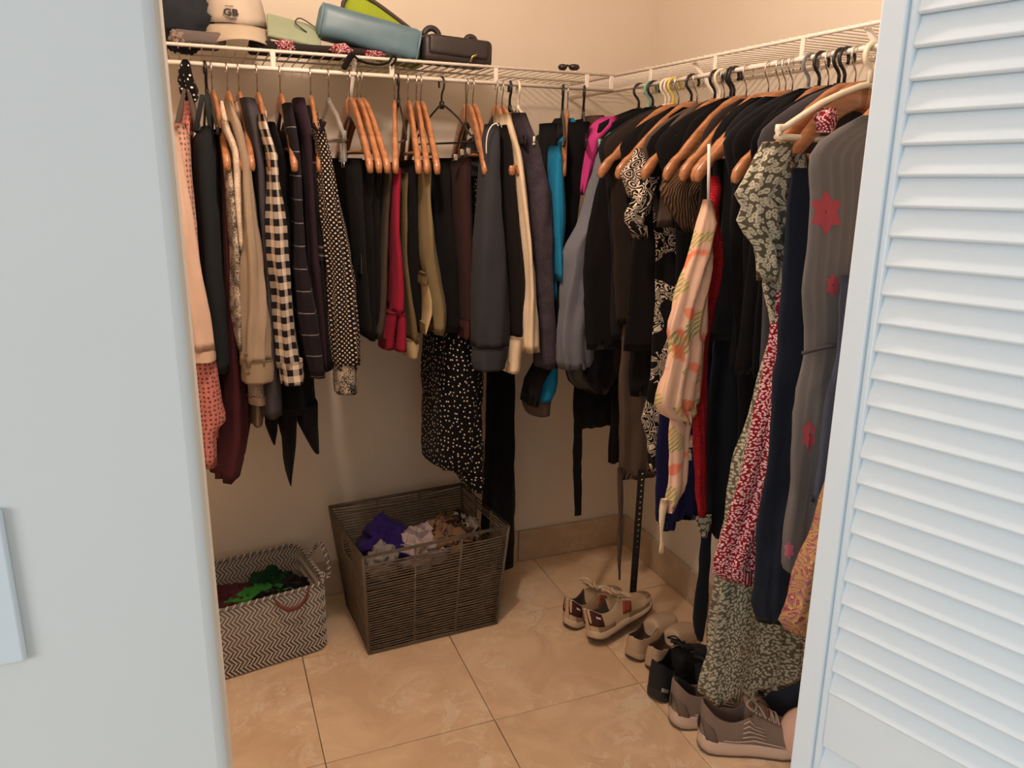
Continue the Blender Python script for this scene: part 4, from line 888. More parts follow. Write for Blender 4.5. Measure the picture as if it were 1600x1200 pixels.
def right_vest(px, name, label, cat, mat, hem=1.0, th=.0135, seed=0, dy=0):
    """sleeveless top on a wooden hanger: the hanger's hump and its tips stay bare"""
    y = ry(px); x = -DR; R = []
    for dz, u, h in ((.074, .070, .010), (.080, .088, th), (.096, .112, th), (.122, .142, th), (.155, .164, th), (.24, .152, th), (.30, .150, th), (.45, .155, th)):
        R.append((ZR - dz, x - u, x + u, y + dy * u, h))
    R = [r for r in R if r[0] > hem + .02] + [(hem, x - .16, x + .17, y, th * 1.1)]
    o = loft(name, R, mat, None, 'x', m=16, fold=(.003, 45, 0), seed=seed, base=Vector((x, y, hem)), crumple=.003); return tag(o, label, cat)
for px, nm, lb, ct, mt, hm in [
    (1092, 'black_camisole', 'black camisole on the broad wooden hanger left of the double hooks', 'top', C_BLACK, 1.0), (1135, 'taupe_camisole', 'grey brown camisole on the scroll print hanger', 'top', C_TAUPE, 1.33),
    (1170, 'black_satin_vest', 'black sleeveless satin top beside the crinkle top', 'top', C_INK, 1.33), (1205, 'brown_vest', 'dark brown sleeveless top left of the chrome hook cluster', 'top', C_CHOC, 1.1),
    (1222, 'black_shell_top', 'black sleeveless top on the crinkle top hanger', 'top', C_BLACK, 1.15), (1232, 'black_sleeveless_knit', 'black sleeveless knit on the red lace hanger', 'top', C_INK, 1.15),
    (1243, 'charcoal_sleeveless_top', 'charcoal sleeveless top on the black blazer hanger', 'top', C_GRPH, 1.1), (1300, 'black_sleeveless_dress', 'black sleeveless top between the grey and the black plastic hooks', 'top', C_BLACK2, 1.05)]:
    right_vest(px, nm, lb, ct, mt, hm, seed=px * .21)
# ---------------------------------------------------------------- cord hamper
M_CORD = plain('paper_cord', (108, 95, 80), .8, var=.25, scale=40); M_CORDD = plain('cord_frame', (102, 90, 76), .75, var=.15)
hz = .372
FLb, FRb = onz(0, 577, 1023), onz(0, 775, 975); nv = Vector((-(FRb - FLb).y, (FRb - FLb).x, 0)).normalized()
FLt, FRt = onz(hz, 567, 872), onz(hz, 795, 822); BLt, BRt = onz(hz, 515, 792), onz(hz, 721, 756)
BLb, BRb = FLb + nv * .285, FRb + nv * .285
up = Vector((0, 0, .006)); FLb, FRb, BLb, BRb = (q + up for q in (FLb, FRb, BLb, BRb))
ham = thing('laundry_hamper', 'tall rectangular laundry hamper wound with brown paper cord', 'hamper', (FLb + BRb) / 2 - up)
MB().tube([FLt, FRt, BRt, BLt], .0058, 8, True).obj('rim', M_CORDD, ham)
MB().tube([FLb, FRb, BRb, BLb], .0058, 8, True).obj('bottom_ring', M_CORDD, ham)
for a, b_ in ((FLb, FLt), (FRb, FRt), (BLb, BLt), (BRb, BRt)): MB().tube([a, a.lerp(b_, .5), b_], .005, 7).obj('corner_post', M_CORDD, ham)
def cord_side(name, a0, a1, b0, b1, hole=False):
    m = MB(); n = 38
    for i in range(n):
        f = (i + .5) / n
        if i > n - 4 and name == 'front_cords': continue
        p, q = a0.lerp(b0, f), a1.lerp(b1, f); segs = [(0, 1)]
        if hole and .74 < f < .90: segs = [(0, .34), (.66, 1)]
        for s0, s1 in segs:
            P = []
            for k in range(7):
                t = lerp(s0, s1, k / 6); v = p.lerp(q, t); v.z += noise.noise(Vector((t * 5, i * .9, len(name)))) * .0022 - (.008 * math.sin(PI * t) if f > .93 else 0); P.append(v)
            m.tube(P, .0027, 5)
    o = m.obj(name, M_CORD, ham); o['kind'] = 'stuff'
    for t in (.34, .66):
        if hole:
            MB().tube([a0.lerp(a1, t), b0.lerp(b1, t)], .003, 6).obj('handle_post', M_CORDD, ham)
        else:
            MB().tube([a0.lerp(a1, t), (a0.lerp(a1, t)).lerp(b0.lerp(b1, t), .5), b0.lerp(b1, t)], .0032, 6).obj('upright_cord', M_CORD, ham)
cord_side('front_cords', FLb, FRb, FLt, FRt); cord_side('back_cords', BLb, BRb, BLt, BRt); cord_side('side_cords', FLb, BLb, FLt, BLt, True); cord_side('side_cords', FRb, BRb, FRt, BRt, True)
obj('base_panel', [FLb, FRb, BRb, BLb], [(0, 1, 2, 3)], M_CORDD, ham, None, False).modifiers.new('thick', 'SOLIDIFY').thickness = .004

def crumple(name, label, cat, c, size, mat, seed, group=None, peak=None, rot=0, amp=1):
    """a crumpled piece of clothing lying in a heap"""
    V = []; F = []; nu, nvv = 48, 28; c = Vector(c); UV = []
    for i in range(nvv + 1):
        ph = PI * i / nvv - PI / 2
        for j in range(nu):
            th = 2 * PI * j / nu; d = Vector((math.cos(ph) * math.cos(th), math.cos(ph) * math.sin(th), math.sin(ph)))
            q = d * 1.7 + Vector((seed * 7.3, seed * 2.1, 0))
            r = 1 + .38 * noise.noise(q * 1.1) - .75 * (abs(noise.noise(q * 1.9)) - .22) - .2 * (abs(noise.noise(q * 4.2)) - .2) + .03 * noise.noise(q * 9)
            r = 1 + (r - 1) * amp
            v = Vector((d.x * size[0], d.y * size[1], d.z * size[2])) * r
            if peak: v.z += max(0, 1 - math.hypot(v.x - peak[0], v.y - peak[1]) / peak[3]) * peak[2] * (1 if d.z > 0 else 0)
            v = Matrix.Rotation(rot, 3, 'Z') @ v
            V.append(c + v); UV.append((th * size[0], ph * size[1]))
    for i in range(nvv):
        for j in range(nu): k = (j + 1) % nu; F.append((i * nu + j, i * nu + k, (i + 1) * nu + k, (i + 1) * nu + j))
    o = obj(name, V, F, mat, None, UV, True, None, c - Vector((0, 0, size[2]))); return tag(o, label, cat, group)
def hp(u, v, z):   # point in the hamper: u along the front, v to the back
    return FLt.lerp(FRt, u).lerp(BLt.lerp(BRt, u), v) * 1 + Vector((0, 0, z - hz))
HG = 'laundry heaped in the hamper'
crumple('purple_shirt', 'dark purple shirt bunched up in the cord hamper', 'shirt', hp(.28, .45, .285), (.095, .08, .065), cloth('deep_purple', (46, 30, 92)), 1, peak=(-.01, .03, .05, .08))
crumple('grey_shirt_bundle', 'small pale grey cloth at the front left of the hamper', 'cloth', hp(.17, .2, .30), (.05, .045, .05), cloth('pale_grey_cloth', (138, 134, 130)), 2)
crumple('white_striped_shirt', 'pale striped shirt crumpled in the middle of the hamper', 'shirt', hp(.46, .36, .29), (.09, .07, .06), cloth('lilac_grey_stripe', (176, 160, 158), p_lines, c2=(110, 96, 104), period=.04, w=.3, vert=.2), 3)
crumple('brown_patterned_shirt', 'brown patterned cloth crumpled in the hamper', 'cloth', hp(.66, .42, .295), (.09, .08, .06), cloth('brown_pattern', (128, 98, 74), p_scroll, c2=(60, 42, 36), scale=14, rings=20), 4)
crumple('black_white_cloth', 'black and white cloth at the right of the hamper heap', 'cloth', hp(.80, .45, .30), (.06, .055, .06), cloth('black_white_mix', (44, 38, 38), p_scroll, c2=(190, 180, 172), scale=10, rings=14), 5)
crumple('brown_cloth', 'flat dark brown cloth filling the bottom of the hamper', 'cloth', hp(.5, .5, .16), (.17, .12, .10), cloth('dark_brown_heap', (70, 56, 48)), 6)

# ---------------------------------------------------------------- herringbone basket
M_TAUPEW = plain('taupe_weave', (116, 107, 99), .75, var=.12, scale=60); M_WHTW = plain('white_weave', (204, 197, 188), .7)
fr, fl = onz(0, 517, 1012), onz(0, 340, 1067); ex = (fr - fl).normalized(); ey = Vector((-ex.y, ex.x, 0)); BW, BD, BH, BR_ = .47, .30, .228, .045
org = fr - ex * BW
def bpt(s):
    """point on the rounded outline, s in metres counter-clockwise from the front left"""
    segs = [(Vector((BR_, 0)), Vector((BW - BR_, 0)), Vector((0, -1))), (Vector((BW, BR_)), Vector((BW, BD - BR_)), Vector((1, 0))), (Vector((BW - BR_, BD)), Vector((BR_, BD)), Vector((0, 1))), (Vector((0, BD - BR_)), Vector((0, BR_)), Vector((-1, 0)))]
    cen = [Vector((BW - BR_, BR_)), Vector((BW - BR_, BD - BR_)), Vector((BR_, BD - BR_)), Vector((BR_, BR_))]
    for k, (a, b_, nn) in enumerate(segs):
        L = (b_ - a).length
        if s <= L: q = a.lerp(b_, s / L); return q, nn
        s -= L; L = BR_ * PI / 2
        if s <= L:
            a0 = math.atan2(nn.y, nn.x) + s / BR_; nn2 = Vector((math.cos(a0), math.sin(a0))); return cen[k] + nn2 * BR_, nn2
        s -= L
    return segs[0][0], segs[0][2]
PER = 2 * (BW + BD - 4 * BR_) + 2 * PI * BR_
def bw(s, z, off=0):
    q, nn = bpt(s % PER); q = q + nn * off; return org + ex * q.x + ey * q.y + Vector((0, 0, z))
bk = thing('woven_basket', 'low woven basket with taupe and white herringbone pattern', 'basket', org + ex * BW / 2 + ey * BD / 2)
NS = 96; V = []; F = []
for off in (0, -.006):
    for z in (.004, BH):
        for i in range(NS): V.append(bw(PER * i / NS, z, off))
for i in range(NS):
    j = (i + 1) % NS
    F += [(i, j, NS + j, NS + i), (2 * NS + j, 2 * NS + i, 3 * NS + i, 3 * NS + j), (NS + i, NS + j, 3 * NS + j, 3 * NS + i)]
F.append(tuple(range(NS))[::-1]); F.append(tuple(range(2 * NS, 3 * NS)))
obj('body', V, F, M_TAUPEW, bk)
for nm, off, sg in (('outer_weave', .0004, 1), ('inner_weave', -.0064, -1)):
    m = MB(); rows = 11; rh = (BH - .012) / rows; sp = .0128
    for r in range(rows):
        d = 1 if r % 2 else -1; n = int(PER / sp)
        for i in range(n):
            s = i * PER / n; z0 = .006 + r * rh; P = []
            s2 = s + d * .0155
            for (a, zz) in ((s - .0021, z0), (s + .0021, z0), (s2 + .0021, z0 + rh * 1.02), (s2 - .0021, z0 + rh * 1.02)):
                P.append((a, zz))
            lo = [bw(a, zz, off) for a, zz in P]; hi = [bw(a, zz, off + sg * .0016) for a, zz in P]
            m.add(lo + hi, [(4, 5, 6, 7) if sg > 0 else (7, 6, 5, 4), (0, 1, 5, 4), (1, 2, 6, 5), (2, 3, 7, 6), (3, 0, 4, 7)])
    o = m.obj(nm, M_WHTW, bk, False); o['kind'] = 'stuff'
MB().tube([bw(PER * i / 80, BH, -.003) for i in range(80)], .0055, 7, True).obj('rim', M_TAUPEW, bk)
hel = []
for i in range(520):
    a = 2 * PI * i / 520 * 70; s = PER * i / 520; q = bw(s, BH, -.003 + .0045 * math.cos(a)); q.z += .0045 * math.sin(a); hel.append(q)
MB().tube(hel, .0026, 5, True).obj('rim_twist', M_WHTW, bk)
def rope(name, P, par):
    P = smooth_path(P, 6); MB().tube(P, .0062, 8).obj(name, M_TAUPEW, par)
    h = [];
    for i in range(len(P) * 4):
        f = i / 4; k = min(int(f), len(P) - 2); q = P[k].lerp(P[k + 1], f - k); a = i * .75
        tn = (P[k + 1] - P[k]).normalized(); u = tn.cross(Vector((0, 1, 0))).normalized(); v = tn.cross(u); h.append(q + (u * math.cos(a) + v * math.sin(a)) * .0052)
    MB().tube(h, .0026, 5).obj('twist', M_WHTW, par)
sR = (BW - 2 * BR_) + BR_ * PI / 2
q0, q1 = bw(sR + .03, BH - .004, .004), bw(sR + .16, BH - .004, .004); out = ex * .02
rope('handle', [q0, q0 + out + Vector((0, 0, -.02)), q0 + out * 1.3 + Vector((0, 0, .02)), q0.lerp(q1, .35) + out * 1.3 + Vector((0, 0, .06)), q0.lerp(q1, .65) + out * 1.2 + Vector((0, 0, .06)), q1 + out + Vector((0, 0, .02)), q1], bk)
# leather loop on the front
M_LEA = plain('red_brown_leather', (112, 58, 46), .55)
V = []; F = []
for i, (s, z, o_) in enumerate([(.185, .222, .006), (.19, .205, .010), (.205, .19, .018), (.225, .182, .026), (.25, .186, .03), (.27, .2, .024), (.285, .214, .012), (.29, .226, .005)]):
    s += .075
    V += [bw(s, z - .0, o_), bw(s, z + .014, o_ - .001), bw(s, z + .014, o_ + .003), bw(s, z, o_ + .004)]
for i in range(7):
    for k in range(4): l = (k + 1) % 4; F.append((i * 4 + k, i * 4 + l, i * 4 + 4 + l, i * 4 + 4 + k))
F += [(0, 1, 2, 3), (31, 30, 29, 28)]
lo = obj('leather_loop', V, F, M_LEA, bk)
MB().tube([bw(.355, .213, .012), bw(.355, .213, .016)], .0045, 10).obj('rivet', M_CHROME, lo)
def bp(u, v, z): return org + ex * (BW * u) + ey * (BD * v) + Vector((0, 0, z))
crumple('green_clothing', 'green clothing lying crumpled in the herringbone basket', 'clothing', bp(.62, .42, .135), (.10, .085, .05), cloth('leaf_green', (52, 128, 52)), 11)
crumple('black_garment', 'black clothing heaped at the front of the herringbone basket', 'clothing', bp(.72, .32, .125), (.10, .08, .055), C_INK, 12)
crumple('dark_clothing', 'black clothing heaped at the right end of the herringbone basket', 'clothing', bp(.84, .52, .12), (.07, .10, .05), C_BLACK, 15)
crumple('dark_green_cloth', 'dark bottle green cloth at the back of the herringbone basket', 'cloth', bp(.74, .74, .14), (.07, .05, .05), cloth('bottle_green', (24, 62, 40)), 13)
crumple('maroon_cloth', 'dull maroon cloth at the left of the herringbone basket', 'cloth', bp(.46, .62, .13), (.075, .075, .05), C_MAROON, 14)
m = MB(); m.tube(smooth_path([bp(.54, .16, .185), bp(.56, .22, .20), bp(.61, .24, .20), bp(.64, .17, .19), bp(.66, .14, .187)], 5), .005, 6); o = m.obj('green_strap', C_INK, None, True, bp(.6, .2, .18)); tag(o, 'thin black strap curled on the green clothing in the basket', 'strap')

# ---------------------------------------------------------------- shoes
def half_width(s):
    pts = [(0, .007), (.012, .0165), (.035, .025), (.08, .0305), (.14, .033), (.3, .034), (.45, .036), (.6, .043), (.74, .0475), (.86, .043), (.94, .032), (.985, .017), (1, .006)]
    for (a, x), (b_, y) in zip(pts, pts[1:]):
        if s <= b_: t = (s - a) / (b_ - a); return lerp(x, y, t)
    return .006
def side_shift(s): return .006 * math.sin(PI * min(1, max(0, (s - .3) / .7)))
def make_shoe(name, label, pos, yaw, mats, L=.27, st=.028, roll=0, style='run', group=None, pitch=0, ht=1.0, flip=1, wide=1.0):
    """local x heel to toe, z up. mats: sole, outsole, upper, lining, lace, accents"""
    t = thing(name, label, 'shoe', pos, yaw, group); t.rotation_euler = (roll, pitch, yaw)
    def rock(s): return .018 * max(0, (s - .70) / .30) ** 2 + .014 * max(0, (.14 - s) / .14) ** 2
    def local(nm, V, F, mat, sm=True, par=t, fm=None, solid=0):
        o = link_mesh(nm, mesh(nm, V, F, mat, None, sm, fm), par or t)
        if solid: o.modifiers.new('s', 'SOLIDIFY').thickness = solid
        return o
    SS = [0, .01, .03, .08, .15, .24, .33, .42, .52, .62, .72, .8, .87, .92, .96, .985, 1]
    def ring(k, zf): 
        R_ = []
        for s in SS: R_.append(Vector((s * L, (half_width(s) * wide * k + side_shift(s)) * flip, zf(s))))
        for s in SS[::-1]: R_.append(Vector((s * L, (-half_width(s) * wide * k + side_shift(s)) * flip, zf(s))))
        return R_
    def slab(nm, levels, mat):
        V = []; F = []; n = 2 * len(SS)
        for k, zf in levels: V += ring(k, zf)
        for i in range(len(levels) - 1):
            for j in range(n): l = (j + 1) % n; F.append((i * n + j, i * n + l, i * n + n + l, i * n + n + j))
        F.append(tuple(range(n))[::-1]); F.append(tuple(range((len(levels) - 1) * n, len(levels) * n))); return local(nm, V, F, mat)
    thk = lambda s: st * (1.15 - .35 * s)
    slab('outsole', [(.93, lambda s: rock(s)), (1.02, lambda s: rock(s) + .002), (1.02, lambda s: rock(s) + .006)], mats['outsole'])
    slab('midsole', [(1.0, lambda s: rock(s) + .006), (1.07, lambda s: rock(s) * .9 + thk(s) * .45), (1.03, lambda s: rock(s) * .8 + thk(s) * .9), (.97, lambda s: rock(s) * .8 + thk(s))], mats['sole'])
    def H(s):
        if style == 'slip': P = [(0, .044), (.12, .042), (.3, .034), (.42, .038), (.5, .052), (.6, .05), (.75, .042), (.9, .030), (1, .014)]
        elif style == 'boot': P = [(0, .16), (.2, .165), (.33, .16), (.42, .13), (.5, .085), (.6, .065), (.75, .05), (.9, .036), (1, .016)]
        else: P = [(0, .078), (.03, .080), (.07, .074), (.16, .056), (.28, .050), (.38, .064), (.44, .080), (.52, .072), (.62, .058), (.75, .044), (.9, .032), (1, .014)]
        for (a, x), (b_, y) in zip(P, P[1:]):
            if s <= b_: return lerp(x, y, (s - a) / (b_ - a)) * ht
        return P[-1][1] * ht
    opn = .42 if style != 'slip' else .46
    US = [0, .008, .025, .05, .09, .14, .2, .26, .32, .38, opn - .005, opn + .01, .5, .56, .63, .7, .77, .84, .9, .94, .97, .99]
    def sec(s):
        w = half_width(s) * wide * .97; b_ = thk(s) * .92 + rock(s) * .8; h = H(s); c = side_shift(s); pts = []
        if s < opn:
            wall = [(1, 0), (1.04, .25), (.98, .55), (.86, .85), (.80, 1.0), (.70, .98), (.62, .6), (.5, .12)]
            for k, f in wall: pts.append((c + w * k, b_ + h * f))
            pts.append((c, b_ + .004))
            for k, f in wall[::-1]: pts.append((c - w * k, b_ + h * f))
        else:
            for i in range(17):
                a = PI * i / 16; cx = math.cos(a); sx = math.sin(a)
                pts.append((c + w * (abs(cx) ** .75) * (1 if cx > 0 else -1) * (1.03 if i in (1, 2, 14, 15) else 1), b_ + h * sx ** .8))
        return [Vector((s * L + (.010 * max(0, 1 - s / .06) if (s < opn and 5 <= i_ <= 11) else 0), y * flip, z)) for i_, (y, z) in enumerate(pts)]
    V = []; F = []; fm = []
    for s in US: V += sec(s)
    n = 17
    for i in range(len(US) - 1):
        for k in range(n - 1):
            F.append((i * n + k, i * n + k + 1, i * n + n + k + 1, i * n + n + k) if flip > 0 else (i * n + k, i * n + n + k, i * n + n + k + 1, i * n + k + 1)); fm.append(1 if (US[i] < opn - .01 and 4 <= k <= 11) else 0)
    for k in range(7):
        f = (k, n - 1 - k, n - 2 - k, k + 1); F.append(f if flip > 0 else f[::-1]); fm.append(0 if k < 5 else 1)
    e = (len(US) - 1) * n; F.append(tuple(range(e, e + n))); fm.append(0)
    up_ = local('upper', V, F, [mats['upper'], mats['lining']], True, t, fm)
    ss = up_.modifiers.new('sub', 'SUBSURF'); ss.levels = 1; ss.render_levels = 1
    def surf(s, k, off=.0016):
        q = sec(s); i = min(int(k), n - 2); p = q[i].lerp(q[i + 1], k - i)
        cen = Vector((s * L, side_shift(s) * flip, thk(s) + H(s) * .4)); d = (p - cen); d.x = 0
        return p + d.normalized() * off
    def patch(nm, mat, s0, s1, k0, k1, off=.002, ns=5, nk=5, shear=0):
        V = []; F = []
        for i in range(ns):
            for j in range(nk):
                kk = lerp(k0, k1, j / (nk - 1)); V.append(surf(lerp(s0, s1, i / (ns - 1)) + shear * j / (nk - 1), kk, off))
        for i in range(ns - 1):
            for j in range(nk - 1): a = i * nk + j; F.append((a, a + 1, a + nk + 1, a + nk))
        return local(nm, V, F, mat, True, up_, None, .0015)
    if style in ('run', 'trainer'):
        V = []; F = []
        for i, s in enumerate((.36, .41, .46, .52, .58)):
            top = H(max(s, .44)) + thk(s) + (.022 - .0 if i == 0 else .012 if i == 1 else .004)
            for y in (-.021, -.012, 0, .012, .021): V.append(Vector((s * L, y + side_shift(s) * flip, top - abs(y) * .35)))
        for i in range(4):
            for k in range(4): a = i * 5 + k; F.append((a, a + 1, a + 6, a + 5))
        local('tongue', V, F, mats.get('tongue', mats['upper']), True, t, None, .007)
        m = MB()
        for i in range(5):
            s = .47 + i * .045; zt = lambda s_: H(s_) + thk(s_) + .007
            a = Vector((s * L, -.024 + side_shift(s) * flip, zt(s) - .012)); b_ = Vector(((s + .03) * L, .024 + side_shift(s) * flip, zt(s + .03) - .012)); mid = (a + b_) / 2 + Vector((0, 0, .012))
            m.tube(smooth_path([a, mid, b_], 4), .0028, 5)
            a = Vector((s * L, .024 + side_shift(s) * flip, zt(s) - .012)); b_ = Vector(((s + .03) * L, -.024 + side_shift(s) * flip, zt(s + .03) - .012)); mid = (a + b_) / 2 + Vector((0, 0, .0145))
            m.tube(smooth_path([a, mid, b_], 4), .0028, 5)
        la = link_mesh('laces', m.mesh('laces', mats['lace']), t)
        bm_ = MB(); c0 = Vector((.465 * L, 0, H(.465) + thk(.465) + .012))
        for sg in (-1, 1):
            bm_.tube(smooth_path([c0, c0 + Vector((-.016, sg * .016, .022)), c0 + Vector((-.03, sg * .032, .018)), c0 + Vector((-.012, sg * .038, .004)), c0 + Vector((.002, sg * .012, .002)), c0], 4), .0027, 5)
            bm_.tube(smooth_path([c0, c0 + Vector((.01, sg * .018, -.002)), c0 + Vector((.022, sg * .034, -.02))], 4), .0021, 5)
        link_mesh('bow', bm_.mesh('bow', mats['lace']), la)
        la['kind'] = 'stuff'
    for nm, mk, a in mats.get('patches', []): patch(nm, mk, *a)
    t['group'] = group or GRP.get(name, 'shoes along the right wall')
    return t
GRP = {'sneaker': 'pair of beige sneakers', 'slip_on': 'pair of cream slip-ons', 'black_trainer': 'pair of black trainers', 'running_shoe': 'pair of taupe running shoes', 'ankle_boot': 'pair of dark navy boots'}
# sneakers with maroon heel tabs
c_bg = plain('sneaker_mesh', (204, 178, 148), .8, bmp=.2); c_su = plain('sneaker_suede', (158, 132, 108), .9, bmp=.25); c_mid = plain('sneaker_midsole', (212, 192, 164), .6); c_out = plain('brown_outsole', (76, 52, 40), .7)
c_mar = plain('maroon_suede', (72, 34, 34), .8); c_org = plain('rust_suede', (158, 76, 56), .8); c_lin = plain('dark_lining', (74, 64, 58), .9); c_lace = plain('cream_lace', (222, 200, 170), .8); c_wt = plain('white_mark', (232, 224, 214), .6)
def snk(side): return dict(sole=c_mid, outsole=c_out, upper=c_bg, lining=c_lin, lace=c_lace, tongue=c_bg, patches=[('heel_tab', c_mar, (.0, .14, 12.6, 14.9, .002)), ('heel_tab', c_mar, (.0, .14, 1.1, 3.4, .002)), ('mudguard', c_su, (.0, .30, 14.9, 15.9, .002)), ('mudguard', c_su, (.02, .30, .1, 1.1, .002)), ('side_patch', c_org, (.50, .62, 11.8, 15, .0022, 5, 5, -.06)), ('heel_mark', c_wt, (.06, .11, 13.5, 13.8, .0042)), ('toe_cap', c_su, (.86, .97, 3, 13, .0018, 5, 9)), ('side_stripe', c_su, (.52, .86, 14.9, 15.9, .002))])
A0 = onz(0, 880, 978); make_shoe('sneaker', 'left beige sneaker with maroon heel tab lying behind its mate', A0 + Vector((.0, -.022, 0)), math.radians(22), snk(0), L=.275)
B0 = onz(0, 925, 1008); make_shoe('sneaker', 'front beige sneaker with rust side patch tipped onto its edge', B0 + Vector((-.008, -.008, .014)), math.radians(20), snk(1), L=.295, roll=math.radians(-15), pitch=math.radians(-4))
c_sl = plain('cream_leather', (196, 172, 144), .55, bmp=.1); c_sll = plain('brown_insole', (66, 50, 42), .8); c_sls = plain('cream_rubber', (190, 168, 142), .6); c_hp = plain('brown_heel_plate', (70, 48, 40), .6)
def slp(): return dict(sole=c_sls, outsole=c_hp, upper=c_sl, lining=c_sll, lace=c_lace)
C0 = onz(0, 984, 1030); make_shoe('slip_on', 'left cream leather slip-on shoe', C0 + Vector((-.006, -.012, 0)), math.radians(28), slp(), L=.262, style='slip', st=.022, ht=1.25)
D0 = onz(0, 1014, 1046); make_shoe('slip_on', 'right cream leather slip-on shoe next to the black trainers', D0 + Vector((-.006, -.014, 0)), math.radians(26), slp(), L=.262, style='slip', st=.022, ht=1.25)
c_bk = plain('black_knit_upper', (30, 30, 34), .9, bmp=.4, bscale=400); c_bks = plain('black_rubber', (36, 34, 36), .6); c_gry = plain('grey_reflector', (150, 146, 140), .5)
def blk(): return dict(sole=c_bks, outsole=c_bks, upper=c_bk, lining=C_INK, lace=c_bk, patches=[('reflector', c_gry, (.02, .09, 15.2, 15.7, .004)), ('reflector', c_gry, (.12, .2, 15.3, 15.7, .004))])
E0 = onz(0, 1026, 1078); make_shoe('black_trainer', 'left black trainer heel beside the cream slip-ons', E0 + Vector((-.04, -.04, 0)), math.radians(22), blk(), L=.285, style='trainer', st=.03, ht=1.15, wide=1.08)
F0 = onz(0, 1052, 1104); make_shoe('black_trainer', 'right black trainer next to the grey running shoes', F0 + Vector((-.026, -.04, 0)), math.radians(18), blk(), L=.285, style='trainer', st=.03, ht=1.15, wide=1.08)
c_tp = plain('taupe_mesh', (134, 116, 104), .85, bmp=.35, bscale=350); c_tps = plain('pink_white_foam', (214, 190, 172), .6); c_tpl = plain('taupe_lining', (104, 88, 80), .9); c_tpo = plain('grey_outsole', (90, 78, 72), .7); c_ln = plain('pale_stitch', (196, 176, 164), .7)
c_tpd = plain('taupe_overlay', (112, 96, 87), .8, bmp=.2, bscale=300)
def tau(): return dict(sole=c_tps, outsole=c_tpo, upper=c_tp, lining=c_tpl, lace=plain('taupe_lace', (176, 156, 144), .8), patches=[('side_stripe', c_ln, (.36, .56, 13.0 + i * .55, 13.15 + i * .55, .0026, 5, 2, 0)) for i in range(4)] + [('heel_counter', c_tpd, (.0, .11, 14.2, 16, .002, 6, 5, .05)), ('heel_counter', c_tpd, (.0, .16, 0, 1.8, .002, 6, 5, -.05)), ('toe_overlay', c_tpd, (.8, .97, 2, 14, .0018, 5, 9)), ('lower_trim', c_ln, (.2, .9, 15.2, 15.4, .0026, 9, 2))])
G0 = onz(0, 1052, 1130); make_shoe('running_shoe', 'taupe running shoe standing behind its mate', G0 + Vector((-.014, .002, 0)), math.radians(-14), tau(), L=.295, st=.042, ht=1.16)
H0 = onz(0, 1098, 1165); make_shoe('running_shoe', 'front taupe running shoe with pale side stripes', H0 + Vector((-.018, .002, 0)), math.radians(-24), tau(), L=.295, st=.042, ht=1.16)
c_bt = plain('navy_suede', (38, 46, 62), .8, bmp=.2)
def boo(): return dict(sole=c_bks, outsole=c_bks, upper=c_bt, lining=C_INK, lace=c_bk)
make_shoe('ankle_boot', 'dark navy ankle boot under the leopard skirt behind the taupe shoe', onz(0, 1140, 1108) + Vector((.0, .05, 0)), math.radians(-20), boo(), L=.255, style='boot', st=.022)
make_shoe('ankle_boot', 'dark navy ankle boot nearest the door behind the front taupe shoe', onz(0, 1190, 1130) + Vector((.0, .03, 0)), math.radians(-24), boo(), L=.255, style='boot', st=.022)
# pale pink round dish by the door
P0 = onz(0, 1260, 1198) + Vector((0, 0, .076))
V, F = lathe([(.001, .016), (.03, .014), (.052, .006), (.064, -.012), (.067, -.016), (.064, -.016), (.05, .002), (.03, .009), (.001, .011)], (0, 0, 0), 36)
dz = (CAM - P0); dz.z *= .3; rot = dz.normalized().to_track_quat('Z', 'Y').to_matrix()
o = obj('round_dish', [P0 + rot @ (Vector(v) * 1.18) for v in V], F, plain('pale_pink_enamel', (226, 186, 168), .4), None, None, True, None, P0 - Vector((0, 0, .079))); tag(o, 'pale pink round dish standing on edge beside the door', 'dish')
o.location.z -= min((P0 + rot @ (Vector(v) * 1.18)).z for v in V)
# ---------------------------------------------------------------- things on the shelf
ST = ZS + .004
def softbox(name, c, d, mat, parent=None, bev=.02, rot=None, seed=0, amp=.004, base=None):
    m = MB(); m.box((0, 0, 0), d); bm_ = bmesh.new(); me0 = m.mesh('tmp', mat); bm_.from_mesh(me0)
    bmesh.ops.bevel(bm_, geom=bm_.edges[:], offset=bev, segments=4, affect='EDGES', profile=.5); bmesh.ops.triangulate(bm_, faces=[f for f in bm_.faces if len(f.verts) > 4])
    bmesh.ops.subdivide_edges(bm_, edges=[e for e in bm_.edges if e.calc_length() > .03], cuts=3, use_grid_fill=True)
    R_ = rot if rot else Matrix.Identity(3); V = []
    for v in bm_.verts:
        q = v.co.copy(); q += Vector((noise.noise(q * 14 + Vector((seed, 0, 0))), noise.noise(q * 14 + Vector((0, seed, 3))), noise.noise(q * 14 + Vector((5, 0, seed))))) * amp
        V.append(Vector(c) + R_ @ q)
    F = [tuple(v.index for v in f.verts) for f in bm_.faces]; bm_.free(); bpy.data.meshes.remove(me0)
    return obj(name, V, F, mat, parent, None, True, None, base if base is not None else Vector(c) - Vector((0, 0, d[2] / 2)))
RX, RY, RZ = (lambda a: Matrix.Rotation(math.radians(a), 3, 'X')), (lambda a: Matrix.Rotation(math.radians(a), 3, 'Y')), (lambda a: Matrix.Rotation(math.radians(a), 3, 'Z'))
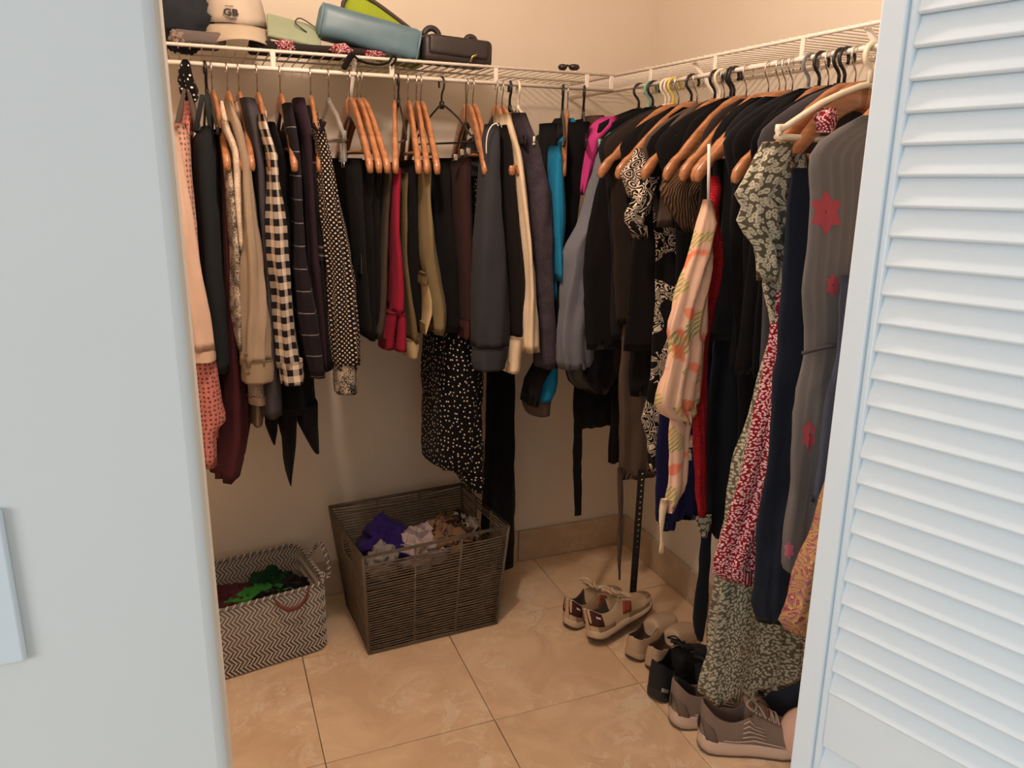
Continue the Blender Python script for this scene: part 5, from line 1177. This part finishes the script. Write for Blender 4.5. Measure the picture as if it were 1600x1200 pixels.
# white cap with its brim to the front
M_CAP = cloth('white_cap_cotton', (196, 182, 164)); M_CAPB = cloth('cap_brim', (188, 172, 150))
cx, cy, cz = -1.378, -.175, ST + .068
cap = thing('baseball_cap', 'white baseball cap with dark embroidered letters on the shelf', 'cap', (cx, cy, ST))
V = []; F = []; n = 30; lev = 11
yawc = math.radians(8); Rc = Matrix.Rotation(yawc, 3, 'Z') @ Matrix.Rotation(math.radians(6), 3, 'X')
for i in range(lev):
    ph = PI / 2 * i / (lev - 1)
    for k in range(n):
        a = 2 * PI * k / n; seam = 1 - .018 * abs(math.cos(3 * a)) ** 8
        d = Vector((.084 * math.cos(a), .096 * math.sin(a), 0)) * (math.cos(ph) ** .8 if i < lev - 1 else .02) * seam; d.z = .105 * math.sin(ph) ** .95
        d += Vector((noise.noise(d * 22), noise.noise(d * 22 + Vector((4, 0, 0))), noise.noise(d * 18))) * .004
        V.append(Vector((cx, cy, cz)) + Rc @ d)
for i in range(lev - 1):
    for k in range(n): l = (k + 1) % n; F.append((i * n + k, i * n + l, i * n + n + l, i * n + n + k))
F.append(tuple(range((lev - 1) * n, lev * n)))
cr = obj('crown', V, F, M_CAP, cap); cr.modifiers.new('s', 'SOLIDIFY').thickness = .002
V = []; F = []; nb, nr = 17, 6
for j in range(nr):
    for k in range(nb):
        a = PI * (1.06 + .88 * k / (nb - 1)); x = .084 * math.cos(a) ; f = j / (nr - 1)
        y0 = .096 * math.sin(a); reach = .072 * (max(0, -math.sin(a)) ** .55); z = -.002 - .034 * f - .022 * (abs(math.cos(a)) ** 2) * (.3 + .7 * f)
        V.append(Vector((cx, cy, cz)) + Rc @ Vector((x * (1 + .07 * f), y0 - reach * f * .72, z)))
for j in range(nr - 1):
    for k in range(nb - 1): q = j * nb + k; F.append((q, q + 1, q + nb + 1, q + nb))
br = obj('brim', V, F, M_CAPB, cap); br.modifiers.new('s', 'SOLIDIFY').thickness = .0025
def text_mesh(body, size, ext=.0006):
    cu = bpy.data.curves.new('txt', 'FONT'); cu.body = body; cu.size = size; cu.extrude = ext; cu.align_x = 'CENTER'; cu.offset = .0006
    to = bpy.data.objects.new('txt', cu); col.objects.link(to); bpy.context.view_layer.update()
    me = bpy.data.meshes.new_from_object(to.evaluated_get(bpy.context.evaluated_depsgraph_get())); bpy.data.objects.remove(to); return me
M_EMB = plain('dark_embroidery', (44, 40, 42), .8)
me = text_mesh('GB', .021); me.materials.append(M_EMB)
cb = bvh_of(cr)
def on_cap(px, py):
    d = ray(px, py).normalized(); h, nn, *_ = cb.ray_cast(CAM, d); return h - d * .004, nn
pt, nn = on_cap(361, 24); rotq = nn.to_track_quat('Z', 'Y') if nn.dot(CAM - pt) > 0 else (-nn).to_track_quat('Z', 'Y')
o = link_mesh('lettering', me, cr, pt - Vector(cap.location)); o.rotation_euler = rotq.to_euler(); o.scale = (1.3, 1, 1)
m = MB(); m.box((0, -.006, 0), (.026, .0018, .0014)); m.box((.004, -.0095, 0), (.018, .0012, .0014)); m.box((-.003, .021, 0), (.02, .0014, .0014))
o2 = link_mesh('embroidered_line', m.mesh('embroidered_line', M_EMB, False), cr, pt - Vector(cap.location)); o2.rotation_euler = rotq.to_euler()
# dark hat behind at the left
o = crumple('dark_hat', 'dark navy hat at the left end of the shelf', 'hat', (-1.50, -.20, ST + .075), (.075, .08, .085), cloth('hat_navy', (44, 48, 54)), 21, amp=.35)
softbox('folded_grey_cloth', (-1.47, -.235, ST + .018), (.12, .12, .034), cloth('folded_grey', (104, 94, 90)), None, .012, RZ(6), 3); tag(bpy.data.objects['folded_grey_cloth'], 'folded grey cloth under the dark hat on the shelf', 'cloth')
crumple('small_pouch', 'small grey pouch at the shelf edge below the dark hat', 'pouch', (-1.515, -.285, ST + .014), (.018, .018, .015), cloth('grey_pouch', (140, 124, 116)), 25)
# pile under the mint pouch
softbox('dark_folded_trousers', (-1.20, -.22, ST + .012), (.30, .14, .022), cloth('dark_fold', (46, 40, 38)), None, .01, RZ(-3), 5, .005); tag(bpy.data.objects['dark_folded_trousers'], 'dark folded cloth lying under the mint pouch on the shelf', 'cloth')
crumple('red_print_scarf', 'small red print cloth at the shelf edge left of the blue bag', 'scarf', (-1.262, -.285, ST + .014), (.02, .016, .013), C_REDF, 22)
mp = thing('mint_pouch', 'flat mint green zip pouch with a wrist cord', 'pouch', (-1.235, -.24, ST + .03))
Rm = RZ(-6) @ RX(52) @ RY(14)
mc_ = Vector((-1.236, -.262, ST + .052)); o = softbox('body', mc_, (.135, .072, .012), cloth('mint_vinyl', (150, 160, 134), rough=.6), mp, .005, Rm, 2, .0015)
MB().box(mc_ + Rm @ Vector((0, -.036, -.003)), (.13, .003, .005), Rm).obj('zip', plain('olive_zip', (84, 78, 56), .5), mp, False)
a = [mc_ + Rm @ Vector(v) for v in ((.03, 0, .009), (.0, .012, .018), (.012, .03, .02), (.045, .02, .016), (.075, -.004, .012))]; MB().tube(smooth_path(a, 5), .0016, 5).obj('cord', M_BLKPL, mp)
# blue toiletry bag
M_BLUEB = plain('grey_blue_vinyl', (88, 116, 128), .42, var=.12, scale=14, bmp=.15, bscale=60)
bb = thing('toiletry_bag', 'grey blue vinyl toiletry bag leaning on the shelf', 'bag', (-1.04, -.255, ST))
Rb = RZ(-4) @ RY(11.5); bc = Vector((-1.040, -.25, ST + .062))
softbox('body', bc, (.275, .105, .082), M_BLUEB, bb, .022, Rb, 4, .004)
for sx in (-1, 1):
    a = [bc + Rb @ Vector((sx * .128, y, z)) for y, z in ((-.046, -.036), (-.052, 0), (-.046, .036), (0, .042), (.046, .036), (.05, 0), (.046, -.036), (0, -.042))]; MB().tube(a, .0022, 6, True).obj('piping', plain('blue_piping', (110, 138, 150), .4), bb)
MB().box(bc + Rb @ Vector((0, 0, .0415)), (.235, .008, .002), Rb).obj('zip', plain('dark_zip', (52, 60, 64), .4), bb, False)
# lime bag behind it
M_LIME = cloth('lime_nylon', (150, 168, 48), rough=.7); lb_ = thing('lime_bag', 'lime green bag with dark piping behind the blue toiletry bag', 'bag', (-1.0, -.16, ST))
out = [(-1.095, .03), (-1.10, .125), (-1.085, .158), (-1.055, .168), (-1.01, .150), (-.95, .115), (-.905, .085), (-.88, .055), (-.875, .0)]
V = []; F = []; no = len(out)
for y in (-.205, -.19, -.115, -.10):
    k = .94 if y in (-.205, -.10) else 1
    for x, z in out: V.append((-.98 + (x + .98) * k, y, ST + z * k))
for r in range(3):
    for i in range(no): j = (i + 1) % no; F.append((r * no + i, r * no + j, r * no + no + j, r * no + no + i))
F.append(tuple(range(no))[::-1]); F.append(tuple(range(3 * no, 4 * no))); F = [f[::-1] for f in F]
o = obj('body', V, F, M_LIME, lb_, None, True); auto_smooth(o, 50)
MB().tube(smooth_path([Vector((x, -.198, ST + z + .001)) for x, z in out[:-1]], 3), .0055, 7).obj('piping', plain('dark_piping', (62, 52, 46), .6), lb_)
# red floral sash and black straps in front of the blue bag
crumple('floral_scarf', 'red floral scarf end squeezed under the left of the blue toiletry bag', 'scarf', ony(-.30, 534, 78), (.026, .016, .013), C_REDF, 23)
crumple('floral_cloth', 'bit of red floral cloth under the middle of the blue toiletry bag', 'cloth', ony(-.30, 585, 85), (.026, .014, .009), C_REDF, 24)
t = thing('black_strap_belt', 'black strap looped over the front of the shelf below the blue bag', 'strap', ony(-.325, 570, 95))
a = [ony(-.325, x, y) for x, y in ((552, 84), (545, 92), (541, 100), (536, 108))]; MB().tube(smooth_path(a, 4), [.008] * 12 + [.003], 7).obj('wide_end', C_BLACK, t)
a = [ony(-.326, x, y) for x, y in ((552, 86), (565, 96), (590, 101), (606, 98), (612, 90), (617, 88), (618, 94), (611, 103))]; MB().tube(smooth_path(a, 4), .0032, 6).obj('loop', C_BLACK, t)
# black handbag
hb = thing('black_handbag', 'black handbag with two handle tabs and a metal clasp on the shelf', 'handbag', (-.81, -.24, ST))
M_HB = plain('black_grained_leather', (46, 38, 36), .5, bmp=.2); hc = Vector((-.80, -.24, ST + .035))
softbox('body', hc, (.20, .10, .072), M_HB, hb, .016, RZ(-2) @ RY(2), 7, .002)
softbox('flap', hc + Vector((-.0, -.045, .008)), (.17, .022, .05), M_HB, hb, .009, RZ(-2) @ RY(3), 8, .001)
for px, py, rr in ((674, 54, .021), (735, 64, .015)):
    q = ony(-.22, px, py); V_ = [q + Vector((rr * math.cos(a_), 0, rr * .95 * math.sin(a_) - .004)) for a_ in [PI * k / 10 for k in range(11)]]
    o = MB().tube(V_, .0085, 7).obj('handle_tab', M_HB, hb)
q = ony(-.305, 741, 90); o = MB().tube([q, q + Vector((.006, -.002, .008)), q + Vector((-.006, -.002, .002)), q + Vector((-.012, 0, -.012))], .003, 6).obj('clasp', plain('brass', (196, 170, 120), .3, 1), hb)
# sunglasses case
sc_ = thing('sunglasses', 'dark sunglasses lying on the shelf near the corner', 'sunglasses', ony(-.26, 888, 110))
for px, rx_ in ((879, .014), (897, .018)):
    q = ony(-.26, px, 105); V, F = lathe([(.0005, -.010), (.008, -.0095), (.013, -.004), (.014, .002), (.010, .008), (.0005, .010)], (0, 0, 0), 16)
    obj('lens', [q + Vector((v[0] * rx_ / .014, v[1], v[2] * .9)) for v in V], F, plain('dark_lens', (48, 40, 38), .25), sc_)
q = ony(-.27, 886, 104); MB().tube([q + Vector((-.012, 0, 0)), q + Vector((0, -.002, .003)), q + Vector((.012, 0, 0))], .003, 6).obj('bridge', M_BLKPL, sc_)
